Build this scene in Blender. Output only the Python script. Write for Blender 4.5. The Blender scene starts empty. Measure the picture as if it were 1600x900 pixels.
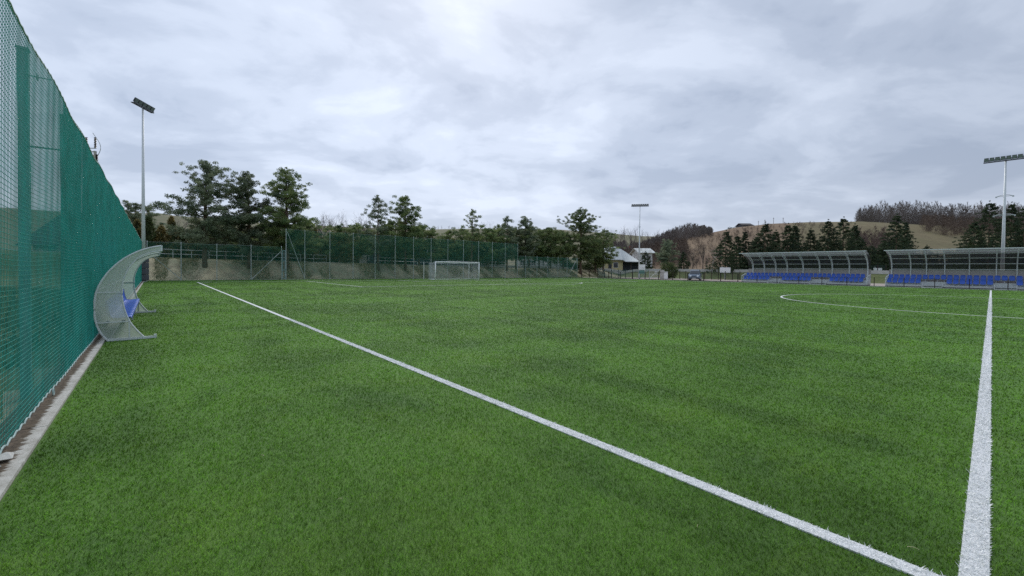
import bpy, math, random
import numpy as np
from mathutils import Matrix, Vector
PI = math.pi
R = math.radians
rng = np.random.default_rng(7)
random.seed(7)
sc = bpy.context.scene
C = sc.collection

# ------------------------------------------------------------------ camera
F, YAW, PIT, ROL, CY, H = 646.68, 0.858979, 0.0171673, 0.0108326, 431.45, 1.608
_c, _s = math.cos(YAW), math.sin(YAW)
FW0 = np.array([-_s, _c, 0.0]); RT0 = np.array([_c, _s, 0.0]); UP0 = np.array([0, 0, 1.0])
FW = FW0 * math.cos(PIT) - UP0 * math.sin(PIT); UP1 = UP0 * math.cos(PIT) + FW0 * math.sin(PIT)
RT = RT0 * math.cos(ROL) + UP1 * math.sin(ROL); UP = UP1 * math.cos(ROL) - RT0 * math.sin(ROL)
cam_d = bpy.data.cameras.new('camera'); cam = bpy.data.objects.new('camera', cam_d); C.objects.link(cam)
m = Matrix.Identity(4)
for i in range(3):
    m[i][0] = RT[i]; m[i][1] = UP[i]; m[i][2] = -FW[i]
m[2][3] = H
cam.matrix_world = m
cam_d.sensor_width = 36; cam_d.lens = F / 1600 * 36
cam_d.shift_x = 0; cam_d.shift_y = -(450 - CY) / 1600
cam_d.clip_start = 0.05; cam_d.clip_end = 6000
sc.camera = cam

def at(u, v, dep):
    d = FW + RT * (u - 800) / F - UP * (v - CY) / F
    return np.array([0, 0, H]) + d * dep / (d @ FW0)

# ------------------------------------------------------------------ render / exposure
sc.render.engine = 'CYCLES'
sc.cycles.use_denoising = False; sc.cycles.use_adaptive_sampling = False
sc.cycles.max_bounces = 6; sc.cycles.transparent_max_bounces = 24
sc.cycles.caustics_reflective = False; sc.cycles.caustics_refractive = False
sc.view_settings.view_transform = 'Standard'; sc.view_settings.look = 'None'
sc.view_settings.exposure = 0.22; sc.view_settings.gamma = 1.0; sc.view_settings.use_curve_mapping = False

# ------------------------------------------------------------------ sky and sun
SUN_EL, SUN_AZ = R(42), YAW + R(8)      # azimuth measured from +Y towards -X
w = bpy.data.worlds.new('World'); sc.world = w; w.use_nodes = True
nt = w.node_tree; nt.nodes.clear()
def N(nt, t, **k):
    n = nt.nodes.new(t)
    for a, b in k.items(): setattr(n, a, b)
    return n
def L(nt, a, b): nt.links.new(a, b)
def mth(nt, op, a, b=None, c=None, clamp=False):
    n = N(nt, 'ShaderNodeMath', operation=op); n.use_clamp = clamp
    for i, x in enumerate((a, b, c)):
        if x is None: continue
        if isinstance(x, (int, float)): n.inputs[i].default_value = x
        else: L(nt, x, n.inputs[i])
    return n.outputs[0]
def mix(nt, fac, a, b, typ='MIX'):
    n = N(nt, 'ShaderNodeMix', data_type='RGBA', blend_type=typ)
    for i, x in ((0, fac), (6, a), (7, b)):
        if isinstance(x, (int, float)): n.inputs[i].default_value = x
        elif isinstance(x, (tuple, list)): n.inputs[i].default_value = (*x[:3], 1)
        else: L(nt, x, n.inputs[i])
    return n.outputs[2]
def ramp(nt, fac, stops, interp='LINEAR'):
    n = N(nt, 'ShaderNodeValToRGB'); r = n.color_ramp; r.interpolation = interp
    while len(r.elements) < len(stops): r.elements.new(0.5)
    for e, (p, c) in zip(r.elements, stops):
        e.position = p; e.color = (c, c, c, 1) if isinstance(c, (int, float)) else (*c[:3], 1)
    L(nt, fac, n.inputs[0]); return n.outputs[0]
def noise(nt, vec, scale, detail=4, rough=.55, dist=0.0):
    n = N(nt, 'ShaderNodeTexNoise'); n.inputs['Scale'].default_value = scale
    n.inputs['Detail'].default_value = detail; n.inputs['Roughness'].default_value = rough
    n.inputs['Distortion'].default_value = dist
    if vec is not None: L(nt, vec, n.inputs['Vector'])
    return n.outputs[0]

sky = N(nt, 'ShaderNodeTexSky', sky_type='NISHITA')
sky.sun_disc = False; sky.sun_elevation = SUN_EL; sky.sun_rotation = -SUN_AZ
sky.air_density = 1.0; sky.dust_density = 2.0
tc = N(nt, 'ShaderNodeTexCoord'); sp = N(nt, 'ShaderNodeSeparateXYZ'); L(nt, tc.outputs['Generated'], sp.inputs[0])
X_, Y_, Z_ = sp.outputs
zz = mth(nt, 'MAXIMUM', Z_, 0.0)
den = mth(nt, 'ADD', zz, 0.24)
cb = N(nt, 'ShaderNodeCombineXYZ')
# cloud deck: direction projected on a horizontal layer, axes turned to the view so the banks lie across it
lat = mth(nt, 'ADD', mth(nt, 'MULTIPLY', X_, _c), mth(nt, 'MULTIPLY', Y_, _s))
dep = mth(nt, 'ADD', mth(nt, 'MULTIPLY', X_, -_s), mth(nt, 'MULTIPLY', Y_, _c))
L(nt, mth(nt, 'DIVIDE', lat, den), cb.inputs[0]); L(nt, mth(nt, 'DIVIDE', dep, den), cb.inputs[1])
P_ = cb.outputs[0]
n1 = noise(nt, P_, 0.80, 4, .5, 0.25)
mp = N(nt, 'ShaderNodeMapping'); L(nt, P_, mp.inputs[0]); mp.inputs['Location'].default_value = (3.1, 7.7, 0); mp.inputs['Scale'].default_value = (1.0, 1.25, 1)
n2 = noise(nt, mp.outputs[0], 1.7, 7, .56, 0.35)
mp3 = N(nt, 'ShaderNodeMapping'); L(nt, P_, mp3.inputs[0]); mp3.inputs['Location'].default_value = (9.3, 1.2, 4)
n3 = noise(nt, mp3.outputs[0], 3.4, 5, .55, 0.2)
s1 = mth(nt, 'ADD', mth(nt, 'MULTIPLY', n1, 0.38), mth(nt, 'MULTIPLY', n2, 0.46))
s1 = mth(nt, 'ADD', s1, mth(nt, 'MULTIPLY', n3, 0.16))
cl = ramp(nt, s1, [(0.41, 0.0), (0.465, 0.32), (0.52, 0.68), (0.575, 1.0)], 'EASE')
# broad brightening where the sun sits behind the deck, duller to the right
sd = Vector((-math.sin(SUN_AZ) * math.cos(SUN_EL * .4), math.cos(SUN_AZ) * math.cos(SUN_EL * .4), math.sin(SUN_EL * .4)))
dot = mth(nt, 'ADD', mth(nt, 'ADD', mth(nt, 'MULTIPLY', X_, sd.x), mth(nt, 'MULTIPLY', Y_, sd.y)), mth(nt, 'MULTIPLY', Z_, sd.z))
glow = mth(nt, 'POWER', mth(nt, 'MAXIMUM', dot, 0.0), 3.0)
right = mth(nt, 'MULTIPLY', mth(nt, 'MAXIMUM', lat, -0.2), 0.17)
br = mth(nt, 'SUBTRACT', mth(nt, 'ADD', mth(nt, 'MULTIPLY', glow, 0.10), 0.88), right)
dark_c = (0.420, 0.497, 0.640); light_c = (0.695, 0.778, 0.930)
ccol = mix(nt, cl, dark_c, light_c)
hz = ramp(nt, zz, [(0.0, 1.0), (0.10, 0.55), (0.24, 0.0)])
ccol = mix(nt, mth(nt, 'MULTIPLY', hz, 0.35), ccol, (0.60, 0.645, 0.76))
vm = N(nt, 'ShaderNodeVectorMath', operation='SCALE'); L(nt, ccol, vm.inputs[0]); L(nt, mth(nt, 'MULTIPLY', br, 10.0), vm.inputs['Scale'])
fin = mix(nt, 0.93, sky.outputs[0], vm.outputs[0])
bg = N(nt, 'ShaderNodeBackground'); bg.inputs[1].default_value = 0.1
L(nt, fin, bg.inputs[0]); wo = N(nt, 'ShaderNodeOutputWorld'); L(nt, bg.outputs[0], wo.inputs[0])

sl = bpy.data.lights.new('sun', 'SUN'); sl.energy = 1.5; sl.angle = R(24); sl.color = (1, .965, .91)
so = bpy.data.objects.new('sun', sl); C.objects.link(so)
sdir = Vector((-math.sin(SUN_AZ) * math.cos(SUN_EL), math.cos(SUN_AZ) * math.cos(SUN_EL), math.sin(SUN_EL)))
so.rotation_euler = sdir.to_track_quat('Z', 'Y').to_euler(); so.location = (0, 0, 60)

# ------------------------------------------------------------------ materials
MATS = {}
def newmat(name):
    m = bpy.data.materials.new(name); m.use_nodes = True; nt = m.node_tree; nt.nodes.clear()
    out = N(nt, 'ShaderNodeOutputMaterial'); b = N(nt, 'ShaderNodeBsdfPrincipled'); L(nt, b.outputs[0], out.inputs[0])
    MATS[name] = m
    return m, nt, b, out
def simple(name, col, rough=.6, metal=0.0, var=.15, scale=3.0, bump=0.0, bscale=30, spec=.4, col2=None):
    m, nt, b, out = newmat(name)
    g = N(nt, 'ShaderNodeNewGeometry')
    f = noise(nt, g.outputs['Position'], scale, 5, .6)
    f = ramp(nt, f, [(.3, 0), (.7, 1)])
    c2 = col2 or tuple(c * (1 + var) for c in col); c1 = tuple(c * (1 - var) for c in col)
    L(nt, mix(nt, f, c1, c2), b.inputs['Base Color'])
    b.inputs['Roughness'].default_value = rough; b.inputs['Metallic'].default_value = metal
    b.inputs['Specular IOR Level'].default_value = spec
    if bump:
        bn = N(nt, 'ShaderNodeBump'); bn.inputs['Strength'].default_value = bump; bn.inputs['Distance'].default_value = .02
        L(nt, noise(nt, g.outputs['Position'], bscale, 4), bn.inputs['Height']); L(nt, bn.outputs[0], b.inputs['Normal'])
    return m
def foliage(name, a, bcol, rough=.7, transl=.38, scale=1.2, rnd=True):
    """leaf faces: colour varies per face clump (world noise) and per object"""
    m, nt, b, out = newmat(name)
    g = N(nt, 'ShaderNodeNewGeometry')
    f = ramp(nt, noise(nt, g.outputs['Position'], scale, 5, .7), [(.38, 0), (.62, 1)])
    col = mix(nt, f, a, bcol)
    ri = mth(nt, 'MULTIPLY_ADD', g.outputs['Random Per Island'], .7, .65)
    oi = N(nt, 'ShaderNodeObjectInfo')
    ro = mth(nt, 'MULTIPLY_ADD', oi.outputs['Random'], .3, .85)
    vm = N(nt, 'ShaderNodeVectorMath', operation='SCALE'); L(nt, col, vm.inputs[0]); L(nt, mth(nt, 'MULTIPLY', ri, ro), vm.inputs['Scale'])
    L(nt, vm.outputs[0], b.inputs['Base Color']); b.inputs['Roughness'].default_value = rough
    b.inputs['Specular IOR Level'].default_value = .25
    if transl:
        t = N(nt, 'ShaderNodeBsdfTranslucent'); L(nt, vm.outputs[0], t.inputs[0])
        ms = N(nt, 'ShaderNodeMixShader'); ms.inputs[0].default_value = transl
        L(nt, b.outputs[0], ms.inputs[1]); L(nt, t.outputs[0], ms.inputs[2]); L(nt, ms.outputs[0], out.inputs[0])
    return m
def clear(name, col, alpha, rough=.25, transl=0.3):
    """milky or smoked sheet: part transparent, part diffusing, a soft reflection"""
    m, nt, b, out = newmat(name)
    g = N(nt, 'ShaderNodeNewGeometry')
    f = ramp(nt, noise(nt, g.outputs['Position'], 2.5, 5, .6), [(.3, 0), (.7, 1)])
    cc = mix(nt, f, tuple(c * .82 for c in col), col)
    L(nt, cc, b.inputs['Base Color']); b.inputs['Roughness'].default_value = rough
    tl = N(nt, 'ShaderNodeBsdfTranslucent'); L(nt, cc, tl.inputs[0])
    ms = N(nt, 'ShaderNodeMixShader'); ms.inputs[0].default_value = transl; L(nt, b.outputs[0], ms.inputs[1]); L(nt, tl.outputs[0], ms.inputs[2])
    tr = N(nt, 'ShaderNodeBsdfTransparent'); tr.inputs[0].default_value = (.93, .96, .95, 1)
    m2 = N(nt, 'ShaderNodeMixShader')
    L(nt, mth(nt, 'MULTIPLY_ADD', f, -.10, alpha + .05), m2.inputs[0])
    L(nt, tr.outputs[0], m2.inputs[1]); L(nt, ms.outputs[0], m2.inputs[2]); L(nt, m2.outputs[0], out.inputs[0])
    return m

def turf_color(nt, pos):
    """shared by the turf sheet and its fibres: nap lanes, patches, worn yellowish spots"""
    big = noise(nt, pos, 0.16, 2, .5, .3)
    mid = noise(nt, pos, .9, 4, .6)
    mp = N(nt, 'ShaderNodeMapping'); L(nt, pos, mp.inputs[0]); mp.inputs['Scale'].default_value = (0.10, .9, 1); mp.inputs['Rotation'].default_value = (0, 0, .12)
    lane = noise(nt, mp.outputs[0], 1.0, 2, .5, .2)
    mp2 = N(nt, 'ShaderNodeMapping'); L(nt, pos, mp2.inputs[0]); mp2.inputs['Scale'].default_value = (0.55, .12, 1); mp2.inputs['Rotation'].default_value = (0, 0, -.25)
    lane2 = noise(nt, mp2.outputs[0], 1.0, 2, .5, .2)
    s = mth(nt, 'ADD', mth(nt, 'MULTIPLY', big, .3), mth(nt, 'MULTIPLY', lane, .32))
    s = mth(nt, 'ADD', s, mth(nt, 'MULTIPLY', lane2, .28)); s = mth(nt, 'ADD', s, mth(nt, 'MULTIPLY', mid, .10))
    f = ramp(nt, s, [(.44, 0), (.50, .5), (.56, 1)])
    col = mix(nt, f, (0.088, 0.188, 0.022), (0.162, 0.330, 0.042))
    y = ramp(nt, noise(nt, pos, .75, 6, .7, .6), [(.52, 0), (.66, 1)])
    col = mix(nt, mth(nt, 'MULTIPLY', y, .35), col, (0.200, 0.340, 0.030))
    bl = ramp(nt, noise(nt, pos, .55, 5, .65, .5), [(.34, 1), (.48, 0)])
    return mix(nt, mth(nt, 'MULTIPLY', bl, .32), col, (0.040, 0.108, 0.036))

mt, nt, b, out = newmat('turf')
g = N(nt, 'ShaderNodeNewGeometry'); pos = g.outputs['Position']
col = turf_color(nt, pos)
fine = ramp(nt, noise(nt, pos, 38, 4, .8), [(.3, .55), (.7, 1.25)])
fine2 = ramp(nt, noise(nt, pos, 7, 5, .8), [(.25, .80), (.75, 1.2)])
inf = ramp(nt, noise(nt, pos, 160, 2, .7), [(.46, 0), (.66, 1)])
col = mix(nt, mth(nt, 'MULTIPLY_ADD', inf, .7, .3), (.014, .024, .011), mix(nt, 1.0, mix(nt, 1.0, col, fine, 'MULTIPLY'), fine2, 'MULTIPLY'))   # dark rubber infill between the tufts
L(nt, col, b.inputs['Base Color'])
b.inputs['Roughness'].default_value = .8; b.inputs['Specular IOR Level'].default_value = .2
b.inputs['Sheen Weight'].default_value = .22; b.inputs['Sheen Roughness'].default_value = .5; b.inputs['Sheen Tint'].default_value = (.50, .90, .30, 1)

mt, nt, b, out = newmat('turf_fibre')
g = N(nt, 'ShaderNodeNewGeometry')
col = turf_color(nt, g.outputs['Position'])
clump = ramp(nt, noise(nt, g.outputs['Position'], 13, 4, .75), [(.34, .76), (.66, 1.22)])
col = mix(nt, 1.0, col, clump, 'MULTIPLY')
ri = mth(nt, 'MULTIPLY_ADD', mth(nt, 'POWER', g.outputs['Random Per Island'], 1.6), 1.5, .52)
vm = N(nt, 'ShaderNodeVectorMath', operation='SCALE'); L(nt, col, vm.inputs[0]); L(nt, ri, vm.inputs['Scale'])
L(nt, vm.outputs[0], b.inputs['Base Color']); b.inputs['Roughness'].default_value = .65; b.inputs['Specular IOR Level'].default_value = .12
t = N(nt, 'ShaderNodeBsdfTranslucent'); L(nt, vm.outputs[0], t.inputs[0])
ms = N(nt, 'ShaderNodeMixShader'); ms.inputs[0].default_value = .30
L(nt, b.outputs[0], ms.inputs[1]); L(nt, t.outputs[0], ms.inputs[2]); L(nt, ms.outputs[0], out.inputs[0])

simple('white_line', (.46, .47, .47), .8, var=.0, scale=130, bump=.6, bscale=90, col2=(.94, .95, .95))
simple('white_fibre', (.88, .89, .87), .55, var=.08, scale=60)
simple('net_green', (.012, .29, .235), .6, var=.2, scale=2.0, col2=(.014, .36, .30))
simple('net_far', (.05, .24, .175), .6, var=.2, scale=1.0)
simple('net_white', (.62, .65, .70), .7, var=.05)
simple('rope', (.42, .52, .50), .8, var=.25, scale=30)
simple('galvanised', (.50, .53, .54), .42, .55, var=.12, scale=6)
simple('galv_light', (.66, .69, .70), .5, .2, var=.08, scale=6)
simple('post_teal', (.23, .42, .42), .55, .1, var=.08, scale=4)
simple('alu_white', (.88, .89, .89), .4, 0, var=.03)
simple('concrete', (.44, .42, .39), .9, var=.18, scale=5, bump=.4)
simple('concrete_pale', (.52, .51, .48), .9, var=.15, scale=1.5, bump=.3)
simple('pad_grey', (.10, .105, .12), .75, var=.2, scale=6, bump=.2, bscale=14)
simple('lamp_black', (.045, .05, .06), .5, .2, var=.2)
simple('lamp_glass', (.24, .27, .30), .15, 0, var=.1, spec=.8)
simple('seat_blue', (.045, .125, .52), .38, 0, var=.12, scale=2)
simple('rail_brown', (.035, .022, .018), .6, .2, var=.25)
simple('dark_green_post', (.015, .05, .045), .6, var=.2)
simple('back_panel', (.40, .37, .35), .7, var=.08, scale=1)
simple('step_grey', (.52, .55, .55), .55, .2, var=.12, scale=5)
simple('bark', (.105, .075, .052), .95, var=.35, scale=5, bump=.6, bscale=12, col2=(.16, .105, .07))
simple('bark_grey', (.13, .105, .095), .95, var=.3, scale=5)
simple('birch_bark', (.42, .40, .37), .9, var=.3, scale=6)
simple('twig_brown', (.125, .088, .074), .95, var=.25, scale=.25)
simple('twig_red', (.135, .100, .078), .95, var=.25, scale=.4)
simple('wood_mass', (.168, .146, .132), .95, var=.35, scale=.06)
simple('twig_mauve', (.135, .105, .105), .95, var=.2, scale=.4)
simple('asphalt', (.135, .13, .13), .9, var=.15, scale=1.5, bump=.3)
simple('path_pale', (.40, .34, .30), .9, var=.2, scale=.6, bump=.3)
simple('wall_yellow', (.62, .53, .30), .85, var=.05)
simple('wall_white', (.68, .69, .68), .85, var=.05)
simple('wall_dark', (.06, .065, .075), .8, var=.15)
simple('roof_pale', (.50, .53, .52), .6, .1, var=.1, scale=.7)
simple('roof_blue', (.12, .15, .20), .6, var=.15, scale=.7)
simple('roof_red', (.20, .07, .05), .8, var=.2)
simple('roof_dark', (.05, .045, .045), .8, var=.2)
simple('glass_dark', (.02, .025, .03), .08, 0, var=.1, spec=.9)
simple('paint_blue_grey', (.13, .17, .22), .28, .3, var=.04, spec=.6)
simple('paint_navy', (.025, .045, .085), .25, .2, var=.04, spec=.6)
simple('rubber', (.02, .02, .02), .85, var=.1)
simple('headlight', (.75, .78, .80), .12, 0, var=.03, spec=.9)
simple('sign_white', (.80, .81, .80), .5, var=.02)
simple('sign_green', (.10, .22, .19), .6, var=.1)
simple('insulator', (.03, .018, .02), .3, var=.2)
simple('straw', (.45, .42, .25), .8, var=.2)
foliage('pine_needles', (0.086, 0.151, 0.070), (0.299, 0.350, 0.133), scale=.8)
foliage('pine_needles_blue', (0.112, 0.157, 0.103), (0.287, 0.323, 0.202), scale=.8)
foliage('spruce_needles', (0.026, 0.049, 0.030), (0.078, 0.106, 0.048), scale=.8)
foliage('thuja_leaves', (0.075, 0.080, 0.030), (0.26, 0.20, 0.070), scale=.9)
foliage('thuja_dark', (0.042, 0.076, 0.030), (0.106, 0.130, 0.046), scale=.9)
foliage('bush_green', (0.035, 0.074, 0.025), (0.123, 0.140, 0.049), scale=1.5)
foliage('willow_buds', (.14, .14, .055), (.24, .23, .11), scale=1.5)
clear('milky_sheet', (.58, .66, .59), .78, .35, .5)
clear('smoked_sheet', (.035, .037, .04), .72, .22, .15)
clear('roof_sheet', (.30, .32, .33), .48, .25, .5)

# terrain materials
def ground_mat(name, cols, scales=(.35, 2.5), bump=.5):
    m, nt, b, out = newmat(name)
    g = N(nt, 'ShaderNodeNewGeometry'); pos = g.outputs['Position']
    f1 = ramp(nt, noise(nt, pos, scales[0], 6, .65, .5), [(.38, 0), (.62, 1)])
    f2 = ramp(nt, noise(nt, pos, scales[1], 6, .7), [(.40, 0), (.66, 1)])
    c = mix(nt, f1, cols[0], cols[1]); c = mix(nt, mth(nt, 'MULTIPLY', f2, .7), c, cols[2])
    L(nt, c, b.inputs['Base Color']); b.inputs['Roughness'].default_value = .95; b.inputs['Specular IOR Level'].default_value = .15
    bn = N(nt, 'ShaderNodeBump'); bn.inputs['Strength'].default_value = bump; bn.inputs['Distance'].default_value = .15
    L(nt, noise(nt, pos, scales[1] * 2, 5), bn.inputs['Height']); L(nt, bn.outputs[0], b.inputs['Normal'])
    return m
ground_mat('bank_soil', [(.20, .23, .15), (.58, .51, .34), (.23, .19, .14)], (.16, 1.1))
ground_mat('meadow_near', [(.07, .115, .035), (.115, .13, .055), (.19, .17, .09)], (.25, 3))
ground_mat('hill_brown', [(.215, .145, .095), (.26, .195, .125), (.155, .11, .08)], (.035, .22))
ground_mat('hill_field', [(.19, .175, .115), (.135, .145, .08), (.205, .18, .125)], (.018, .12))
ground_mat('hill_meadow', [(.21, .175, .10), (.165, .15, .08), (.14, .11, .07)], (.05, .28))

# ------------------------------------------------------------------ mesh builder
class MB:
    def __init__(s): s.v = []; s.f = []; s.mi = []; s.cur = 0; s.n = 0
    def add(s, v, f):
        v = np.asarray(v, float); s.v.append(v)
        for q in f: s.f.append([i + s.n for i in q]); s.mi.append(s.cur)
        s.n += len(v)
    def box(s, a, b):
        (x0, y0, z0), (x1, y1, z1) = a, b
        s.add([(x0, y0, z0), (x1, y0, z0), (x1, y1, z0), (x0, y1, z0), (x0, y0, z1), (x1, y0, z1), (x1, y1, z1), (x0, y1, z1)],
              [(0, 3, 2, 1), (4, 5, 6, 7), (0, 1, 5, 4), (1, 2, 6, 5), (2, 3, 7, 6), (3, 0, 4, 7)])
    def tube(s, pts, r, n=6, caps=True):
        pts = np.asarray(pts, float); k = len(pts)
        rr = np.full(k, r) if np.isscalar(r) else np.asarray(r, float)
        t = np.gradient(pts, axis=0); t /= np.linalg.norm(t, axis=1)[:, None] + 1e-12
        ref = np.array([0, 0, 1.0]) if abs(t[0][2]) < .9 else np.array([1.0, 0, 0])
        vs = []
        for i in range(k):
            u = np.cross(t[i], ref); u /= np.linalg.norm(u) + 1e-12; v = np.cross(t[i], u)
            for j in range(n):
                a = 2 * PI * (j + .5) / n
                vs.append(pts[i] + rr[i] * (math.cos(a) * u + math.sin(a) * v))
        f = [(i * n + j, i * n + (j + 1) % n, (i + 1) * n + (j + 1) % n, (i + 1) * n + j) for i in range(k - 1) for j in range(n)]
        if caps: f += [tuple(range(n))[::-1], tuple((k - 1) * n + j for j in range(n))]
        s.add(vs, f)
    def bar(s, p, q, wx, wz=None):
        p = np.array(p, float); q = np.array(q, float); d = q - p; d /= np.linalg.norm(d)
        ref = np.array([0, 0, 1.0]) if abs(d[2]) < .9 else np.array([1.0, 0, 0])
        u = np.cross(d, ref); u /= np.linalg.norm(u); v = np.cross(u, d); wz = wz or wx
        vs = [e + a * u * wx / 2 + c * v * wz / 2 for e in (p, q) for a, c in ((-1, -1), (1, -1), (1, 1), (-1, 1))]
        s.add(vs, [(0, 3, 2, 1), (4, 5, 6, 7), (0, 1, 5, 4), (1, 2, 6, 5), (2, 3, 7, 6), (3, 0, 4, 7)])
    def prism(s, poly, a, b, axis):
        """closed polygon (2-D) extruded from a to b along axis 0/1/2"""
        def P(p, t):
            o = list(p); o.insert(axis, t); return o
        n = len(poly); v = [P(p, a) for p in poly] + [P(p, b) for p in poly]
        s.add(v, [tuple(range(n))[::-1], tuple(range(n, 2 * n))] + [(i, (i + 1) % n, n + (i + 1) % n, n + i) for i in range(n)])
    def build(s, name, mats, parent=None, origin=None, smooth=False):
        me = bpy.data.meshes.new(name)
        v = np.concatenate(s.v) if s.v else np.zeros((0, 3))
        if origin is not None: v = v - np.asarray(origin, float)
        me.from_pydata(v.tolist(), [], s.f)
        for mm in (mats if isinstance(mats, (list, tuple)) else [mats]): me.materials.append(MATS[mm])
        if len(me.materials) > 1: me.polygons.foreach_set('material_index', s.mi)
        if smooth: me.polygons.foreach_set('use_smooth', [True] * len(me.polygons))
        me.update()
        o = bpy.data.objects.new(name, me); C.objects.link(o)
        if parent: o.parent = parent
        elif origin is not None: o.location = tuple(float(x) for x in origin)
        return o
def raw(name, verts, faces_n, mats, parent=None, smooth=False, loc=None):
    """fast mesh: verts (k*n,3) laid out face after face, n corners each"""
    nv = len(verts); nf = nv // faces_n
    me = bpy.data.meshes.new(name); me.vertices.add(nv); me.vertices.foreach_set('co', np.asarray(verts, np.float32).ravel())
    me.loops.add(nv); me.loops.foreach_set('vertex_index', np.arange(nv, dtype=np.int32))
    me.polygons.add(nf); me.polygons.foreach_set('loop_start', np.arange(0, nv, faces_n, dtype=np.int32))
    me.materials.append(MATS[mats]); me.update(calc_edges=True); me.validate()
    o = bpy.data.objects.new(name, me); C.objects.link(o)
    if parent: o.parent = parent
    if loc is not None: o.location = loc
    return o
def tag(o, label=None, cat=None, group=None, kind=None):
    if label: o['label'] = label
    if cat: o['category'] = cat
    if group: o['group'] = group
    if kind: o['kind'] = kind
    return o
def empty(name, loc, label, cat, group=None, rz=0):
    o = bpy.data.objects.new(name, None); C.objects.link(o); o.location = tuple(float(x) for x in loc); o.rotation_euler = (0, 0, rz); o.empty_display_size = .3
    return tag(o, label, cat, group)
def copy_tree(o, parent=None):
    c = o.copy(); C.objects.link(c)
    if parent: c.parent = parent
    for ch in list(o.children): copy_tree(ch, c)
    return c
def struct(o): o['kind'] = 'structure'; return o

# ------------------------------------------------------------------ terrain
def sst(t): t = np.clip(t, 0, 1); return t * t * (3 - 2 * t)
A_px = np.array([(880, 418), (940, 410), (985, 397), (1030, 384), (1065, 375), (1100, 367), (1150, 357), (1200, 351.5), (1260, 349), (1345, 348), (1420, 352), (1500, 356), (1700, 360), (2400, 380)], float)
A_z = np.array([at(u, v, 240)[2] for u, v in A_px])
B_px = np.array([(-1400, 330), (-200, 318), (150, 335), (255, 337), (270, 340), (400, 350), (560, 358), (665, 361), (730, 360), (800, 361), (870, 361), (940, 366), (1000, 371), (1100, 374), (1300, 366), (1700, 360)], float)
B_z = np.array([at(u, v, 420)[2] for u, v in B_px])
def T(x, y):
    x = np.asarray(x, float); y = np.asarray(y, float)
    lat = x * _c + y * _s; dep = -x * _s + y * _c
    s1 = -57.3 - x; s2 = y - 84
    s = np.maximum(s1, s2)
    Hb = np.where(y < 84, 2.42 - 0.0105 * y, 1.55)
    z = -0.06 + (Hb + .06) * sst(s / 5.6)
    # rising ground behind the netting on the left
    zl = 26 * sst((-y - 9) / 75) * sst((x + 150) / 60 + .0) * sst((60 - x) / 60 + .4)
    z = z + zl + .35 * sst((-y - 1.6) / 5) * (y < -1.6)
    u = 800 + F * lat / np.maximum(dep, 20)
    za = np.interp(u, A_px[:, 0], A_z) * sst((dep - 112) / 128) * (1 - .25 * sst((dep - 240) / 120))
    zb = np.interp(u, B_px[:, 0], B_z) * sst((dep - 135) / 285) * (1 - .3 * sst((dep - 420) / 300))
    za = np.where(dep > 112, za, -1); zb = np.where(dep > 135, zb, -1)
    far = np.maximum(za, zb)
    return np.maximum(z, far)
def Tz(x, y): return float(T(x, y))

radii = np.concatenate([[0.0], np.arange(1, 12, 1.5), np.arange(12, 52, 2.0), np.arange(52, 110, .9), np.arange(110, 260, 4.), np.arange(260, 520, 9.), np.geomspace(530, 4500, 16)])
# the finer mesh lies towards the banks; full circle around the pitch
angs = np.concatenate([np.linspace(-60, 60, 400), np.linspace(61, 299, 180)])
rv = []
for a in angs:
    ca, sa = math.cos(R(a)), math.sin(R(a))
    d = FW0 * ca + RT0 * sa
    rv.append(np.outer(radii, d[:2]))
rv = np.array(rv); na, nr = rv.shape[:2]
zt = T(rv[..., 0], rv[..., 1])
# roughness of the open ground
zt += np.where((rv[..., 0] < -58) & (rv[..., 0] > -63.0) & (rv[..., 1] < 84), .26 * np.sin(rv[..., 1] * 1.7 + 3 * np.sin(rv[..., 1] * .43)) * np.sin((rv[..., 0] + 58) / 5 * PI), 0)
verts = np.stack([rv[..., 0], rv[..., 1], zt], -1).reshape(-1, 3)
faces = []; mi = []
for i in range(na):
    j = (i + 1) % na
    for k in range(nr - 1):
        faces.append((i * nr + k, i * nr + k + 1, j * nr + k + 1, j * nr + k) if k else (i * nr, i * nr + 1, j * nr + 1))
        x, y = rv[i, k]; lat_ = x * _c + y * _s; dep_ = -x * _s + y * _c; u = 800 + F * lat_ / max(dep_, 20)
        za_ = np.interp(u, A_px[:, 0], A_z) * sst((dep_ - 112) / 128); zb_ = np.interp(u, B_px[:, 0], B_z) * sst((dep_ - 135) / 285)
        if y < -1.25 and x > -110: mi.append(1)
        elif dep_ > 125: mi.append((2 if u < 1230 else 4) if za_ >= zb_ * .98 and dep_ < 300 and u > 930 else 3)
        elif y < -6: mi.append(1)
        elif x < -63 or y > 84: mi.append(1)
        else: mi.append(0)
me = bpy.data.meshes.new('ground'); me.from_pydata(verts.tolist(), [], faces)
for n_ in ('bank_soil', 'meadow_near', 'hill_brown', 'hill_field', 'hill_meadow'): me.materials.append(MATS[n_])
me.polygons.foreach_set('material_index', mi); me.polygons.foreach_set('use_smooth', [True] * len(mi)); me.update()
ground = bpy.data.objects.new('ground', me); C.objects.link(ground); struct(ground)

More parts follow.
